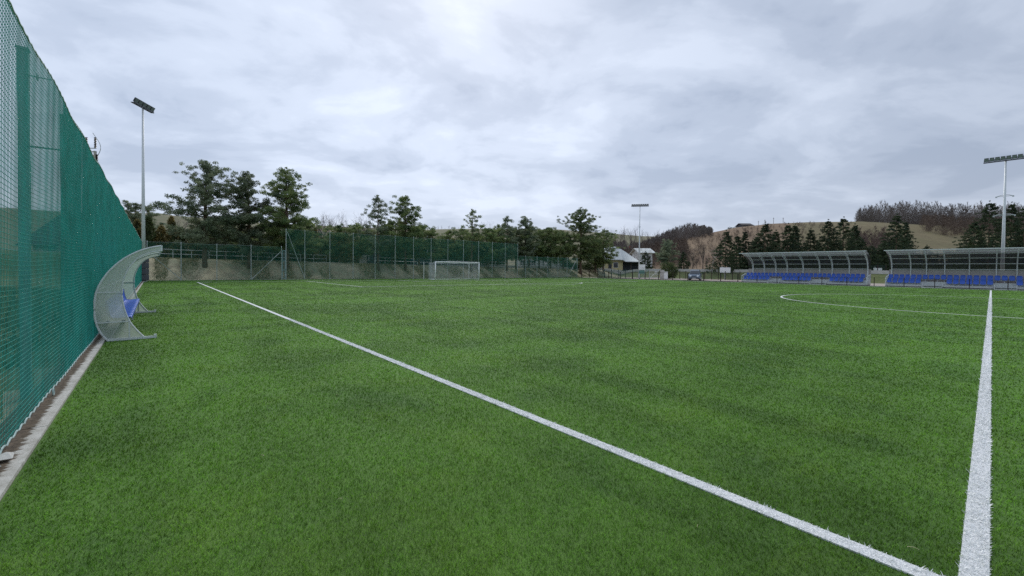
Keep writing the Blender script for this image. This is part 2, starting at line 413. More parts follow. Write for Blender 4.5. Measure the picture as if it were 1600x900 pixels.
# turf sheet, gravel margins, paths and roads
TX0, TX1, TY0, TY1 = -56.7, 62.0, -0.797, 65.7
mb = MB(); gx = np.linspace(TX0, TX1, 2); mb.box((TX0, TY0, -.05), (TX1, TY1, 0.0)); struct(mb.build('turf_pitch', 'turf'))
mb = MB(); mb.box((-57, 65.72, -.05), (62, 66.35, .015)); mb.box((-56.98, -.8, -.05), (-56.72, 65.71, .03)); struct(mb.build('pitch_kerb', 'concrete_pale'))
mb = MB(); mb.box((-52, 66.37, -.05), (60, 83, .004)); struct(mb.build('parking_area', 'path_pale'))
def strip(pts, wd, z, name, mat):
    pts = np.array(pts, float); t = np.gradient(pts, axis=0); t /= np.linalg.norm(t, axis=1)[:, None]; nn = np.stack([-t[:, 1], t[:, 0]], -1)
    a = pts + nn * wd / 2; b_ = pts - nn * wd / 2
    v = []; f = []
    for i in range(len(pts)):
        v += [(*a[i], max(Tz(*a[i]), Tz(*pts[i])) + z), (*b_[i], max(Tz(*b_[i]), Tz(*pts[i])) + z)]
    f = [(2 * i, 2 * i + 1, 2 * i + 3, 2 * i + 2) for i in range(len(pts) - 1)]
    mb = MB(); mb.add(v, f); return struct(mb.build(name, mat))
rd = [(-66.8, y) for y in np.arange(-60, 79, 1.5)]
ang_ = np.linspace(0, PI / 2, 14)[1:]
rd += [(-66.8 + 14 * (1 - math.cos(a)), 78 + 14 * math.sin(a)) for a in ang_] + [(x, 92.0) for x in np.arange(-50, 90, 3)]
strip(rd, 5.4, .06, 'road', 'asphalt')
# concrete edging of the upper road, seen as a pale line above the bank
kb = [(-63.75, y) for y in np.arange(-40, 79, 1.0)] + [(-63.75 + 11 * (1 - math.cos(a)), 78 + 11 * math.sin(a)) for a in ang_] + [(x, 89.0) for x in np.arange(-51, 60, 2)]
mb = MB()
for (x0, y0), (x1, y1) in zip(kb[:-1], kb[1:]):
    hgt = .10 + .42 * float(sst((y0 - 35) / 25))
    z0 = Tz(x0, y0); z1 = Tz(x1, y1)
    z0 = max(z0, Tz(x0 - 1, y0) - .05); z1 = max(z1, Tz(x1 - 1, y1) - .05)
    for (dx0, dx1) in ((0, .22),):
        t_ = np.array([x1 - x0, y1 - y0]); t_ /= np.linalg.norm(t_); n_ = np.array([t_[1], -t_[0]]) * .2
        v = [(x0, y0, z0 - .5), (x1, y1, z1 - .5), (x1 + n_[0], y1 + n_[1], z1 - .5), (x0 + n_[0], y0 + n_[1], z0 - .5),
             (x0, y0, z0 + hgt), (x1, y1, z1 + hgt), (x1 + n_[0], y1 + n_[1], z1 + hgt), (x0 + n_[0], y0 + n_[1], z0 + hgt)]
        mb.add(v, [(4, 5, 6, 7), (0, 1, 5, 4), (2, 3, 7, 6)])
struct(mb.build('road_kerb', 'concrete_pale'))
strip([(-30, -8.5), (-24, -7.6), (-18, -6.8), (-13, -6.2), (-8, -5.6), (-2, -5.2), (10, -5)], 1.6, .05, 'path', 'path_pale')

# dry grass tufts on the bank
def bank_grass(n, name, mat, hgt, label, x0, x1, y0, y1, thr):
    x = rng.uniform(x0, x1, n); y = rng.uniform(y0, y1, n)
    pat = np.sin(x * .9 + 2 * np.sin(y * .31)) + np.sin(y * .55 + x * .4) + rng.normal(0, .6, n); k = pat > thr; x, y = x[k], y[k]; n = len(x)
    z = T(x, y) - .03; h_ = hgt * rng.uniform(.4, 1.3, n); a = rng.uniform(0, 2 * PI, n); b_ = rng.uniform(0, 2 * PI, n)
    A = np.stack([x - .035 * np.cos(a), y - .035 * np.sin(a), z], -1); B = np.stack([x + .035 * np.cos(a), y + .035 * np.sin(a), z], -1)
    Cc = np.stack([x + h_ * .6 * np.cos(b_), y + h_ * .6 * np.sin(b_), z + h_], -1)
    tag(raw(name, np.stack([A, B, Cc], 1).reshape(-1, 3), 3, mat), label, 'grass', None, 'stuff')
simple('dry_grass', (.42, .36, .22), .9, var=.3, scale=1.2)
simple('dull_grass', (.15, .19, .075), .9, var=.35, scale=1.2)
bank_grass(60000, 'dry_grass', 'dry_grass', .16, 'dry tan grass tufts on the bank behind the end fence', -63.4, -57.5, -1, 84, .1)
bank_grass(60000, 'dull_grass', 'dull_grass', .14, 'dull green grass tufts on the bank behind the end fence', -63.4, -57.2, -1, 84, -.6)
bank_grass(50000, 'rough_grass', 'dull_grass', .22, 'rough green grass on the ground behind the green net', -34, 2, -16, -1.7, -1.2)

# ------------------------------------------------------------------ painted markings
LW = .108; Z1 = .011; CX, C0, PL, PW = -.03, 3.09, 50.17, 59.91
CYM = C0 + PW / 2
def linebox(name, segs):
    mb = MB()
    for (x0, y0, x1, y1) in segs:
        mb.box((x0, y0, .001), (x1, y1, Z1))
    return struct(mb.build(name, 'white_line'))
h2 = LW / 2
linebox('touchline', [(CX - PL, C0 - h2, CX + PL, C0 + h2), (CX - PL, C0 + PW - h2, CX + PL, C0 + PW + h2)])
linebox('goal_line', [(CX - PL - h2, C0 + h2 + .002, CX - PL + h2, C0 + PW - h2 - .002)])
linebox('halfway_line', [(CX - h2, C0 + h2 + .002, CX + h2, C0 + PW - h2 - .002)])
pa = 20.16; ga = 9.16; gx0 = CX - PL + h2 + .002
linebox('penalty_area_line', [(gx0, CYM - pa - h2, CX - PL + 16.5 + h2, CYM - pa + h2), (gx0, CYM + pa - h2, CX - PL + 16.5 + h2, CYM + pa + h2),
                              (CX - PL + 16.5 - h2, CYM - pa + h2 + .002, CX - PL + 16.5 + h2, CYM + pa - h2 - .002)])
linebox('goal_area_line', [(gx0, CYM - ga - h2, CX - PL + 5.5 + h2, CYM - ga + h2), (gx0, CYM + ga - h2, CX - PL + 5.5 + h2, CYM + ga + h2),
                           (CX - PL + 5.5 - h2, CYM - ga + h2 + .002, CX - PL + 5.5 + h2, CYM + ga - h2 - .002)])
def arc(name, cx, cy, r, a0, a1, n):
    mb = MB(); a = np.linspace(a0, a1, n); v = []
    for t in a: v += [(cx + (r - h2) * math.cos(t), cy + (r - h2) * math.sin(t), Z1 + .003), (cx + (r + h2) * math.cos(t), cy + (r + h2) * math.sin(t), Z1 + .003)]
    mb.add(v, [(2 * i, 2 * i + 1, 2 * i + 3, 2 * i + 2) for i in range(n - 1)]); return struct(mb.build(name, 'white_line'))
arc('centre_circle', CX, CYM, 9.15, 0, 2 * PI, 120)
px_ = CX - PL + 11; ca_ = math.acos(5.5 / 9.15)
arc('penalty_arc', px_, CYM, 9.15, -ca_, ca_, 40)
arc('corner_arc', CX - PL, C0, 1.0, 0, PI / 2, 12)
mb = MB(); a = np.linspace(0, 2 * PI, 17)[:-1]
mb.add([(px_ + .11 * math.cos(t), CYM + .11 * math.sin(t), Z1) for t in a] , [tuple(range(16))]); struct(mb.build('penalty_spot', 'white_line'))

# ------------------------------------------------------------------ turf fibres (near the camera)
def line_zone(x, y):
    e = h2 + .004; X0 = CX - PL
    z = (np.abs(y - C0) < e) | (np.abs(y - C0 - PW) < e) | ((np.abs(x - CX) < e) & (y > C0)) | (np.abs(x - X0) < e)
    z |= np.abs(np.hypot(x - CX, y - CYM) - 9.15) < e
    z |= (np.abs(np.hypot(x - px_, y - CYM) - 9.15) < e) & (x > X0 + 16.5)
    for a_, d_ in ((pa, 16.5), (ga, 5.5)):
        z |= (np.abs(x - X0 - d_) < e) & (np.abs(y - CYM) < a_); z |= (np.abs(np.abs(y - CYM) - a_) < e) & (x < X0 + d_)
    return z
def fibres(n, rmin, rmax, wd, ht, white=None):
    """n bent blades, two faces each, in the ground annulus the photo shows (with margin)"""
    if white is None:
        r = np.exp(np.log(rmax / rmin) * rng.uniform(0, 1, n) ** .72) * rmin; th = rng.uniform(R(-64), R(64), n)
        x = r * (np.cos(th) * FW0[0] + np.sin(th) * RT0[0]); y = r * (np.cos(th) * FW0[1] + np.sin(th) * RT0[1])
        k = (y > TY0 + .02) & (y < TY1) & (x > TX0) & ~line_zone(x, y)
        x, y = x[k], y[k]
    else: x, y = white
    n = len(x); r = np.hypot(x, y)
    wd = wd * np.clip(r / 3.4, .75, 25) * rng.uniform(.7, 1.3, n); ht = ht * rng.uniform(.6, 1.25, n)
    # lean: patches of fibre lie the same way, plus scatter
    la = .8 * np.sin(x * .9 + 1.7 * np.sin(y * .6)) + .6 * np.sin(y * 1.3 + x * .3) + rng.normal(0, 1.5, n)
    ht = ht * (1 + .30 * np.sin(x * 41 + 3 * np.sin(y * 17)) * np.sin(y * 37 + 3 * np.sin(x * 19)))
    lean = rng.uniform(.3, 1.25, n) * ht
    fa = rng.uniform(0, 2 * PI, n); wx, wy = np.cos(fa) * wd / 2, np.sin(fa) * wd / 2
    dx, dy = np.cos(la) * lean, np.sin(la) * lean
    z0 = np.full(n, -.004)
    A = np.stack([x - wx, y - wy, z0], -1); B = np.stack([x + wx, y + wy, z0], -1)
    Cc = np.stack([x + wx * .8 + dx * .4, y + wy * .8 + dy * .4, ht * .62], -1); D = np.stack([x - wx * .8 + dx * .4, y - wy * .8 + dy * .4, ht * .62], -1)
    Ee = np.stack([x + wx * .25 + dx, y + wy * .25 + dy, ht], -1); Ff = np.stack([x - wx * .25 + dx, y - wy * .25 + dy, ht], -1)
    verts = np.stack([A, B, Cc, D, Ee, Ff], 1).reshape(-1, 3)
    base = (np.arange(n) * 6)[:, None]
    q = np.concatenate([base + np.array([[0, 1, 2, 3]]), base + np.array([[3, 2, 4, 5]])], 1).reshape(-1)
    return verts, q
def fibre_obj(name, parts, mat):
    off = 0; V = []; Q = []
    for v, q in parts: V.append(v); Q.append(q + off); off += len(v)
    V = np.concatenate(V); Q = np.concatenate(Q)
    me = bpy.data.meshes.new(name); me.vertices.add(len(V)); me.vertices.foreach_set('co', V.astype(np.float32).ravel())
    me.loops.add(len(Q)); me.loops.foreach_set('vertex_index', Q.astype(np.int32))
    me.polygons.add(len(Q) // 4); me.polygons.foreach_set('loop_start', np.arange(0, len(Q), 4, dtype=np.int32))
    me.materials.append(MATS[mat]); me.update(calc_edges=True)
    o = bpy.data.objects.new(name, me); C.objects.link(o); o['kind'] = 'stuff'; return o
tag(fibre_obj('turf_fibres', [fibres(1300000, 1.4, 88, .0034, .017)], 'turf_fibre'),
    'short green artificial turf fibres covering the near part of the pitch', 'turf')
wl = []
xs = rng.uniform(-14, 2.0, 26000); xs = xs[rng.uniform(0, 1, len(xs)) < np.clip(4.5 / (np.abs(xs) + .5), 0, 1)]
wl.append((xs, C0 + rng.uniform(-h2, h2, len(xs)) * .98))
ys = C0 + (rng.uniform(0, 1, 26000) ** 2.3) * 40
wl.append((CX + rng.uniform(-h2, h2, len(ys)) * .98, ys))
tag(fibre_obj('line_fibres', [fibres(0, 0, 0, .0046, .0185, white=(np.concatenate([a_[0] for a_ in wl]), np.concatenate([a_[1] for a_ in wl])))], 'white_fibre'),
    'short white turf fibres tufted along the two nearest pitch lines', 'turf')

# loose straws lying on the turf
straws = [(1427, 857, .05, .3), (531, 780, .03, 1.2), (527, 617, .05, 2.2), (410, 352 + 360, .04, .5), (640, 595, .06, 2.8), (760, 572, .16, .2), (1090, 822, .03, 1.9)]
for i, (u, v, ln, a) in enumerate(straws):
    d = FW + RT * (u - 800) / F - UP * (v - CY) / F; p = np.array([0, 0, H]) + d * (H - .04) / -d[2]
    mb = MB(); q_ = [(math.cos(a) * ln * t + .2 * ln * t * t * -math.sin(a), math.sin(a) * ln * t + .2 * ln * t * t * math.cos(a), .008 * math.sin(PI * (t + .5))) for t in np.linspace(-.5, .5, 5)]
    mb.tube(q_, .0016, 4)
    o = mb.build('straw', 'straw'); o.location = tuple(p); tag(o, 'tiny dry pale straw lying loose on the green turf', 'straw', 'dry straws scattered on the turf')

# ------------------------------------------------------------------ netting (real strands)
def net_sheet(x0, x1, z0, z1, cell, r, yf, axis, seg=.6, top=None):
    """rectangular mesh net of three-sided strands. yf(s, z) gives the out-of-plane place; axis 0: runs along X, 1: along Y"""
    V = []; Q = []; n0 = 0
    def strands(S, Zs, k, vertical):
        nonlocal n0
        m_ = len(S)
        out = yf(S, Zs)
        ctr = np.stack([S, out, Zs] if axis == 0 else [out, S, Zs], -1)        # (m, k, 3)
        offs = []
        for j in range(3):
            a = 2 * PI * j / 3 + .5
            if vertical: o = (math.cos(a) * r, math.sin(a) * r, 0) 
            else: o = ((0, math.cos(a) * r, math.sin(a) * r) if axis == 0 else (math.cos(a) * r, 0, math.sin(a) * r))
            offs.append(o)
        v = ctr[:, :, None, :] + np.array(offs)[None, None]
        V.append(v.reshape(-1, 3))
        idx = n0 + np.arange(m_ * k * 3).reshape(m_, k, 3)
        q = np.stack([idx[:, :-1, :], np.roll(idx, -1, 2)[:, :-1, :], np.roll(idx, -1, 2)[:, 1:, :], idx[:, 1:, :]], -1)
        Q.append(q.reshape(-1)); n0 += m_ * k * 3
    sv = np.arange(x0, x1, cell); kz = 9
    ztop = (lambda s: np.full_like(s, z1)) if top is None else top
    tt = np.linspace(0, 1, kz)[None]
    strands(np.repeat(sv[:, None], kz, 1), z0 + (ztop(sv)[:, None] - z0) * tt, kz, True)
    nh = int((z1 - z0) / cell); kx = int((x1 - x0) / seg) + 1
    S = np.repeat(np.linspace(x0, x1, kx)[None], nh + 1, 0); fr = (np.arange(nh + 1) / nh)[:, None]
    strands(S, z0 + (ztop(S) - z0) * fr, kx, False)
    return np.concatenate(V), np.concatenate(Q)
def net_obj(name, vq, mat, parent):
    o = fibre_obj(name, [vq], mat); del o['kind']; o.parent = parent; return o

# left side net: hung in front of its posts
NX0, NX1 = -56.6, 6.0
root = empty('netting_fence', (0, 0, 0), 'tall teal green netting along the left edge of the turf, right beside the dugout', 'fence')
def yfold(s, z):
    return -.965 + .004 * np.sin(s * 2 * PI / 3.0 + .6) + .001 * np.sin(s * 5.3 + z * .8) + .0006 * np.sin(s * 17 + 2 * z) + .006 * np.sin(z * .9 + s * .4)
def topf(s): return 3.90 + .03 * np.cos((s + 7.8) * 2 * PI / 3.0)
net_obj('net', net_sheet(NX0, NX1, .06, 3.9, .045, .0030, yfold, 0, .4, topf), 'net_green', root)
for name_, fn, am in (('bottom_rope', lambda s: np.full_like(s, .055), .028), ('top_rope', topf, .02)):
    mb = MB(); s = np.arange(NX0, NX1, .05); z = fn(s) + am * np.abs(np.sin(s * 2 * PI / .42)) * (1 if name_[0] == 'b' else -1)
    mb.tube(np.stack([s, yfold(s, z) + .006, z], -1), .007, 4); mb.build(name_, 'rope', root)
mb = MB()
s = np.arange(NX0, NX1, .10); z = topf(s) + .035
mb.tube(np.stack([s, np.full_like(s, -.98), z], -1), .004, 3); mb.build('tension_wire', 'galvanised', root)
for x in np.arange(-7.8 - 3 * 16, 6, 3.0):
    mb = MB(); mb.box((x - .045, -1.26, -.1), (x + .045, -1.17, 4.22)); mb.box((x - .052, -1.267, 4.221), (x + .052, -1.163, 4.25)); mb.build('post', 'post_teal', root)
    mb = MB(); a = np.linspace(0, 2 * PI, 13)
    for zc in (3.93,): mb.tube([(x + .045 * math.cos(t), -1.10 + .11 * .5 * 0, zc + .045 * math.sin(t)) for t in a], .007, 4)
    mb.bar((x, -1.18, 3.93), (x, -.98, 3.93), .012); mb.build('hook', 'galvanised', root)
mb = MB(); mb.tube([(-7.75, -1.17, 3.05), (-10.75, -1.17, 3.62)], .012, 6); mb.build('brace', 'dark_green_post', root)
# rings on the bottom rope
for x in (-7.35, -13.2, -19.0):
    mb = MB(); a = np.linspace(0, 2 * PI, 15); mb.tube([(x + .042 * math.cos(t), -.93, .07 + .042 * math.sin(t)) for t in a], .007, 5); mb.build('ring', 'rope', root)

# concrete edging with its soil stripe
m_, nt, b, out = newmat('kerb_soiled')
g = N(nt, 'ShaderNodeNewGeometry'); sp = N(nt, 'ShaderNodeSeparateXYZ'); L(nt, g.outputs['Position'], sp.inputs[0])
mp = N(nt, 'ShaderNodeMapping'); L(nt, g.outputs['Position'], mp.inputs[0]); mp.inputs['Scale'].default_value = (9, 2.2, 1)
edge = mth(nt, 'MULTIPLY_ADD', noise(nt, mp.outputs[0], 1.6, 5, .75), .24, -1.02)
big_ = noise(nt, g.outputs['Position'], .9, 3, .5)
edge = mth(nt, 'MULTIPLY_ADD', big_, .06, edge)
soil = mth(nt, 'MULTIPLY', mth(nt, 'SUBTRACT', edge, sp.outputs[1]), 45.0, clamp=True)
sc1 = mix(nt, ramp(nt, noise(nt, g.outputs['Position'], 22, 5, .7), [(.35, 0), (.65, 1)]), (.045, .032, .020), (.13, .095, .06))
cc1 = mix(nt, ramp(nt, noise(nt, g.outputs['Position'], 6, 6, .7), [(.35, 0), (.65, 1)]), (.34, .32, .28), (.55, .53, .49))
L(nt, mix(nt, soil, cc1, sc1), b.inputs['Base Color']); b.inputs['Roughness'].default_value = .95
bn = N(nt, 'ShaderNodeBump'); bn.inputs['Strength'].default_value = .6; bn.inputs['Distance'].default_value = .01
L(nt, noise(nt, g.outputs['Position'], 40, 4), bn.inputs['Height']); L(nt, bn.outputs[0], b.inputs['Normal'])
mb = MB(); x = 6.0
while x > -56.5:
    x1 = x - 1.0; mb.box((x1 + .004, -1.16, -.12), (x - .004, -.80, .028 + .002 * math.sin(x * 9))); x = x1
struct(mb.build('edging_kerb', 'kerb_soiled'))
mb = MB(); mb.box((-56.6, -1.155, -.2), (6, -.801, .015)); struct(mb.build('kerb_bed', 'kerb_soiled'))
# broken concrete lumps at the foot of the net
for i, (x, y, s) in enumerate([(-5.15, -.93, .10), (-4.95, -.99, .13), (-5.42, -1.02, .07)]):
    mb = MB(); pts = rng.normal(0, 1, (10, 3)); pts /= np.linalg.norm(pts, axis=1)[:, None]; pts *= np.array([s, s * .7, s * .35])
    import bmesh
    bm = bmesh.new(); [bm.verts.new(p) for p in pts]; bmesh.ops.convex_hull(bm, input=bm.verts)
    me = bpy.data.meshes.new('concrete_lump'); bm.to_mesh(me); bm.free(); me.materials.append(MATS['concrete_pale'])
    o = bpy.data.objects.new('concrete_lump', me); C.objects.link(o); o.location = (x, y, .05)
    tag(o, 'broken pale concrete lump lying on the edging at the foot of the green net', 'rubble', 'concrete lumps at the foot of the net')

# ------------------------------------------------------------------ end fence behind the goal
def end_fence(label, y0, y1, ht, ys, braces, net_mat='net_far', cell=.05, r=.0043):
    root = empty('ball_stop_fence', (-56.2, y0, 0), label, 'fence'); org = (-56.2, y0, 0)
    for y in ys:
        mb = MB(); mb.tube([(-56.2, y, -.1), (-56.2, y, ht + .05)], .038, 8); mb.tube([(-56.2, y, ht + .05), (-56.2, y, ht + .08)], [.045, .02], 8)
        mb.build('post', 'galv_light', root, org)
    for p, q in braces:
        mb = MB(); mb.tube([p, q], .03, 6); mb.build('brace', 'galv_light', root, org)
    mb = MB()
    for z in (ht - .02, .1): mb.tube([(-56.14, y, z + (.03 * math.sin((y - y0) * PI / 3) if z > 1 else 0)) for y in np.arange(y0, y1 + .01, .5)], .006, 3)
    mb.build('tension_wire', 'galvanised', root, org)
    V, Q = net_sheet(y0, y1, .05, ht - .02, cell, r, lambda s, z: -56.12 + .03 * np.sin(s * 2.1) + .02 * np.sin(z + s), 1, .75)
    net_obj('net', (V - np.array(org), Q), net_mat, root)
    return root
end_fence('four metre green mesh fence at the left end, with a brace at each side', -.6, 11.65, 4.0, [-.6, 2.1, 5.2, 8.45, 11.6],
          [((-56.15, 2.1, .1), (-56.15, -.5, 2.9)), ((-56.15, 8.5, .1), (-56.15, 11.5, 3.4))])
end_fence('six metre green netting fence standing behind the white goal', 12.1, 49.85, 6.15, [12.1, 14.2, 17.2, 20.2, 23.25, 26.2, 29.1, 32.05, 35.05, 38.0, 41.05, 43.95, 46.85, 49.8],
          [((-56.15, 14.2, .1), (-56.15, 12.2, 5.9)), ((-56.15, 46.9, .1), (-56.15, 49.7, 5.9))][:1])
end_fence('lower green mesh fence right of the goal, ending in a leaning brace', 50.0, 66.3, 4.0, [51.8, 54.7, 57.6, 60.5, 63.2, 66.3],
          [((-56.15, 63.3, .1), (-56.15, 66.2, 3.9))])
root = empty('fence_gate', (-56.2, 11.7, 0), 'narrow teal gate leaf closing the gap between the low and the tall fence', 'gate')
mb = MB(); mb.bar((-56.2, 11.72, .1), (-56.2, 11.72, 3.6), .05); mb.bar((-56.2, 12.0, .1), (-56.2, 12.0, 3.6), .05)
for z in (.15, 1.2, 2.3, 3.55): mb.bar((-56.2, 11.75, z), (-56.2, 11.97, z), .04)
mb.build('gate_frame', 'post_teal', root, (-56.2, 11.7, 0))
mb = MB()
for y in (11.81, 11.91): mb.bar((-56.19, y, .15), (-56.19, y, 3.5), .012)
mb.build('gate_mesh', 'post_teal', root, (-56.2, 11.7, 0))

# ------------------------------------------------------------------ railing on the road edge
def railing(label, y0, y1):
    zr = lambda y: max(Tz(-64.6, y), Tz(-65.6, y))
    org = (-64.5, y0, zr(y0)); root = empty('road_railing', org, label, 'railing')
    y = y0; k = 0
    while y + 1.76 <= y1 + .01:
        za, zb = zr(y), zr(y + 1.76); pts = []
        if k % 1 == 0:
            top = [(-64.5, y, za - .1), (-64.5, y, za + 1.0), (-64.5, y + .06, za + 1.08), (-64.5, y + .15, za + 1.12), (-64.5, y + 1.60, zb + 1.12), (-64.5, y + 1.69, zb + 1.08), (-64.5, y + 1.75, zb + 1.0), (-64.5, y + 1.75, zb - .1)]
            mb = MB()
            if k % 2 == 0: mb.tube(top, .036, 6); mb.tube([(-64.5, y, za + .58), (-64.5, y + 1.75, zb + .58)], .026, 6)
            else: mb.tube([(-64.5, y + .02, za + 1.10), (-64.5, y + 1.74, zb + 1.10)], .03, 6); mb.tube([(-64.5, y, za + .58), (-64.5, y + 1.75, zb + .58)], .026, 6)
            mb.build('rail_section', 'galv_light', root, org)
        y += 1.76; k += 1
    return root
railing('pale tubular railing along the road behind the left end fence', -.1, 20.9)
railing('pale tubular railing on the road edge behind the goal, right of the grey pillar', 26.6, 70.0)
mb = MB(); mb.box((-64.9, 24.2, 1.6), (-64.4, 25.3, 3.35)); mb.box((-64.95, 24.15, 3.351), (-64.35, 25.35, 3.45))
tag(mb.build('concrete_pillar', 'concrete', None, (-64.6, 24.7, 1.6)), 'short grey concrete pillar beside the road, at the left end of the right railing', 'pillar')

# ------------------------------------------------------------------ goal
GY0, GY1, GX = CYM - 3.66, CYM + 3.66, CX - PL
org = (GX, CYM, 0); root = empty('football_goal', org, 'full size white football goal with a pale net hung on two free poles', 'goal')
for y in (GY0 - .06, GY1 + .06):
    mb = MB(); mb.tube([(GX, y, 0), (GX, y, 2.44)], .07, 12); mb.build('goal_post', 'alu_white', root, org, True)
mb = MB(); mb.tube([(GX, GY0 - .12, 2.50), (GX, GY1 + .12, 2.50)], .07, 12); mb.build('crossbar', 'alu_white', root, org, True)
mb = MB(); mb.tube([(GX, GY0, .03), (GX - 1.95, GY0, .03), (GX - 1.95, GY1, .03), (GX, GY1, .03)], .03, 8); mb.build('ground_frame', 'alu_white', root, org)
for y in (GY0 - .25, GY1 + .25):
    mb = MB(); mb.tube([(GX - 2.9, y, 0), (GX - 2.9, y, 2.5)], .035, 8); mb.build('net_pole', 'alu_white', root, org)
    mb = MB(); mb.tube([(GX - 2.9, y, 2.45), (GX - 1.9, y * .985 + CYM * .015, 2.40)], .008, 4); mb.build('guy_rope', 'net_white', root, org)
# net: top, back and sides of thin strands
V = []; Q = []; n0 = 0
mb = MB(); cell = .12; rr = .0055
ys_ = np.arange(GY0, GY1 + .01, cell)
prof = [(0, 2.44), (-1.0, 2.36), (-1.95, 2.40), (-2.0, 1.2), (-1.95, .03)]
pl = np.array(prof)
for y in ys_: mb.tube([(GX + p[0], y, p[1] - (.05 * math.sin((y - GY0) * 1.3) ** 2 if 0 < i < 4 else 0)) for i, p in enumerate(prof)], rr, 3, False)
d_ = np.r_[0, np.cumsum(np.hypot(*np.diff(pl, axis=0).T))]
for t in np.arange(0, d_[-1], cell):
    a_ = np.interp(t, d_, pl[:, 0]); z_ = np.interp(t, d_, pl[:, 1]); mb.tube([(GX + a_, y, z_ - (.05 * math.sin((y - GY0) * 1.3) ** 2 if 0 < t < d_[-1] - .2 else 0)) for y in np.linspace(GY0, GY1, 12)], rr, 3, False)
for y in (GY0, GY1):
    for a_ in np.arange(0, 1.95, cell): mb.tube([(GX - a_, y, .03), (GX - a_, y, 2.40)], rr, 3, False)
    for z_ in np.arange(.1, 2.4, cell): mb.tube([(GX, y, z_), (GX - 1.97, y, z_)], rr, 3, False)
mb.build('net', 'net_white', root, org)

# ------------------------------------------------------------------ dugout
outer = [(-.747, .01), (-.83, .14), (-.88, .25), (-.925, .42), (-.948, .62), (-.94, .86), (-.905, 1.08), (-.82, 1.30), (-.69, 1.52), (-.50, 1.735), (-.28, 1.895), (-.07, 1.99), (.112, 2.036)]
inner = [(-.175, .03), (-.295, .19), (-.41, .39), (-.485, .62), (-.525, .86), (-.53, 1.08), (-.51, 1.27), (-.45, 1.47), (-.37, 1.63), (-.24, 1.79), (-.07, 1.885), (.112, 1.93)]
DX0, DX1 = -18.6, -12.05
org = (-15.3, -.5, 0); root = empty('team_dugout', org, 'curved milky plastic team shelter with blue seats, beside the green net', 'dugout')
def smooth(pts, n=40):
    p = np.array(pts, float); t = np.linspace(0, len(p) - 1, n); i = np.arange(len(p))
    return np.stack([np.interp(t, i, p[:, 0]), np.interp(t, i, p[:, 1])], -1)
def catmull(pts, per=4):
    p = np.array(pts, float); p = np.vstack([2 * p[0] - p[1], p, 2 * p[-1] - p[-2]]); o = []
    for i in range(1, len(p) - 2):
        for t in np.linspace(0, 1, per, endpoint=False):
            a, b_, c, d = p[i - 1:i + 3]; o.append(.5 * ((2 * b_) + (-a + c) * t + (2 * a - 5 * b_ + 4 * c - d) * t * t + (-a + 3 * b_ - 3 * c + d) * t ** 3))
    o.append(p[-2]); return np.array(o)
O = catmull(outer, 3); I = catmull(inner, 3)
# curved back sheet in three bays, small gap at each rib
mb = MB(); v = []
for y, z in O: v += [(DX0, y, z), (DX1, y, z)]
mb.add(v, [(2 * i, 2 * i + 1, 2 * i + 3, 2 * i + 2) for i in range(len(O) - 1)]); mb.build('back_sheet', 'milky_sheet', root, org, True)
for x in (DX0, DX1):
    poly = [(y, z) for y, z in O] + [(y, z) for y, z in I[::-1]]
    xx = x + (.004 if x == DX1 else -.004)
    mb = MB(); k = min(len(O), len(I)); Oi = smooth(O, 36); Ii = smooth(I, 36); v = []
    for a_, b_ in zip(Oi, Ii): v += [(xx, a_[0], a_[1]), (xx, b_[0], b_[1])]
    mb.add(v, [(2 * i, 2 * i + 1, 2 * i + 3, 2 * i + 2) for i in range(35)]); mb.build('side_sheet', 'milky_sheet', root, org)
    s_ = 1 if x == DX1 else -1
    mb = MB(); xo = x + .02 * s_
    mb.tube([(xo, y, z) for y, z in O], .018, 6); mb.tube([(xo, y, z) for y, z in I], .015, 6)
    mb.bar((xo, -.76, .03), (xo, .02, .03), .04, .05); mb.bar((xo, .0, .0), (xo, .0, .09), .05, .05)
    mb.bar((xo, .112, 1.925), (xo, .112, 2.04), .03)
    for z in (.40, 1.03):
        y0 = np.interp(z, O[:, 1], O[:, 0]); y1 = np.interp(z, I[:, 1], I[:, 0]); mb.bar((xo, y0, z), (xo, y1, z), .025)
    y1 = -.42; mb.bar((xo, y1, .05), (xo, y1, .40), .025)
    mb.build('side_frame', 'galv_light', root, org)
for x in (DX0 + 2.18, DX0 + 4.36):
    mb = MB(); mb.tube([(x, y + .015, z) for y, z in O], .015, 6); 
    mb.build('rib', 'galv_light', root, org)
mb = MB()
for t in (0, .25, .5, .72, 1.0):
    y, z = O[int(t * (len(O) - 1))]; mb.tube([(DX0, y + .01, z), (DX1, y + .01, z)], .013, 6)
mb.tube([(DX0, *I[-1]), (DX1, *I[-1])], .013, 6); mb.build('purlin', 'galv_light', root, org)
mb = MB(); mb.bar((DX0, -.50, .42), (DX1, -.50, .42), .05, .05); mb.bar((DX0, -.74, .42), (DX1, -.74, .42), .04, .04)
for x in np.linspace(DX0 + .5, DX1 - .5, 4): mb.bar((x, -.5, 0), (x, -.5, .42), .04)
mb.build('seat_beam', 'galvanised', root, org)
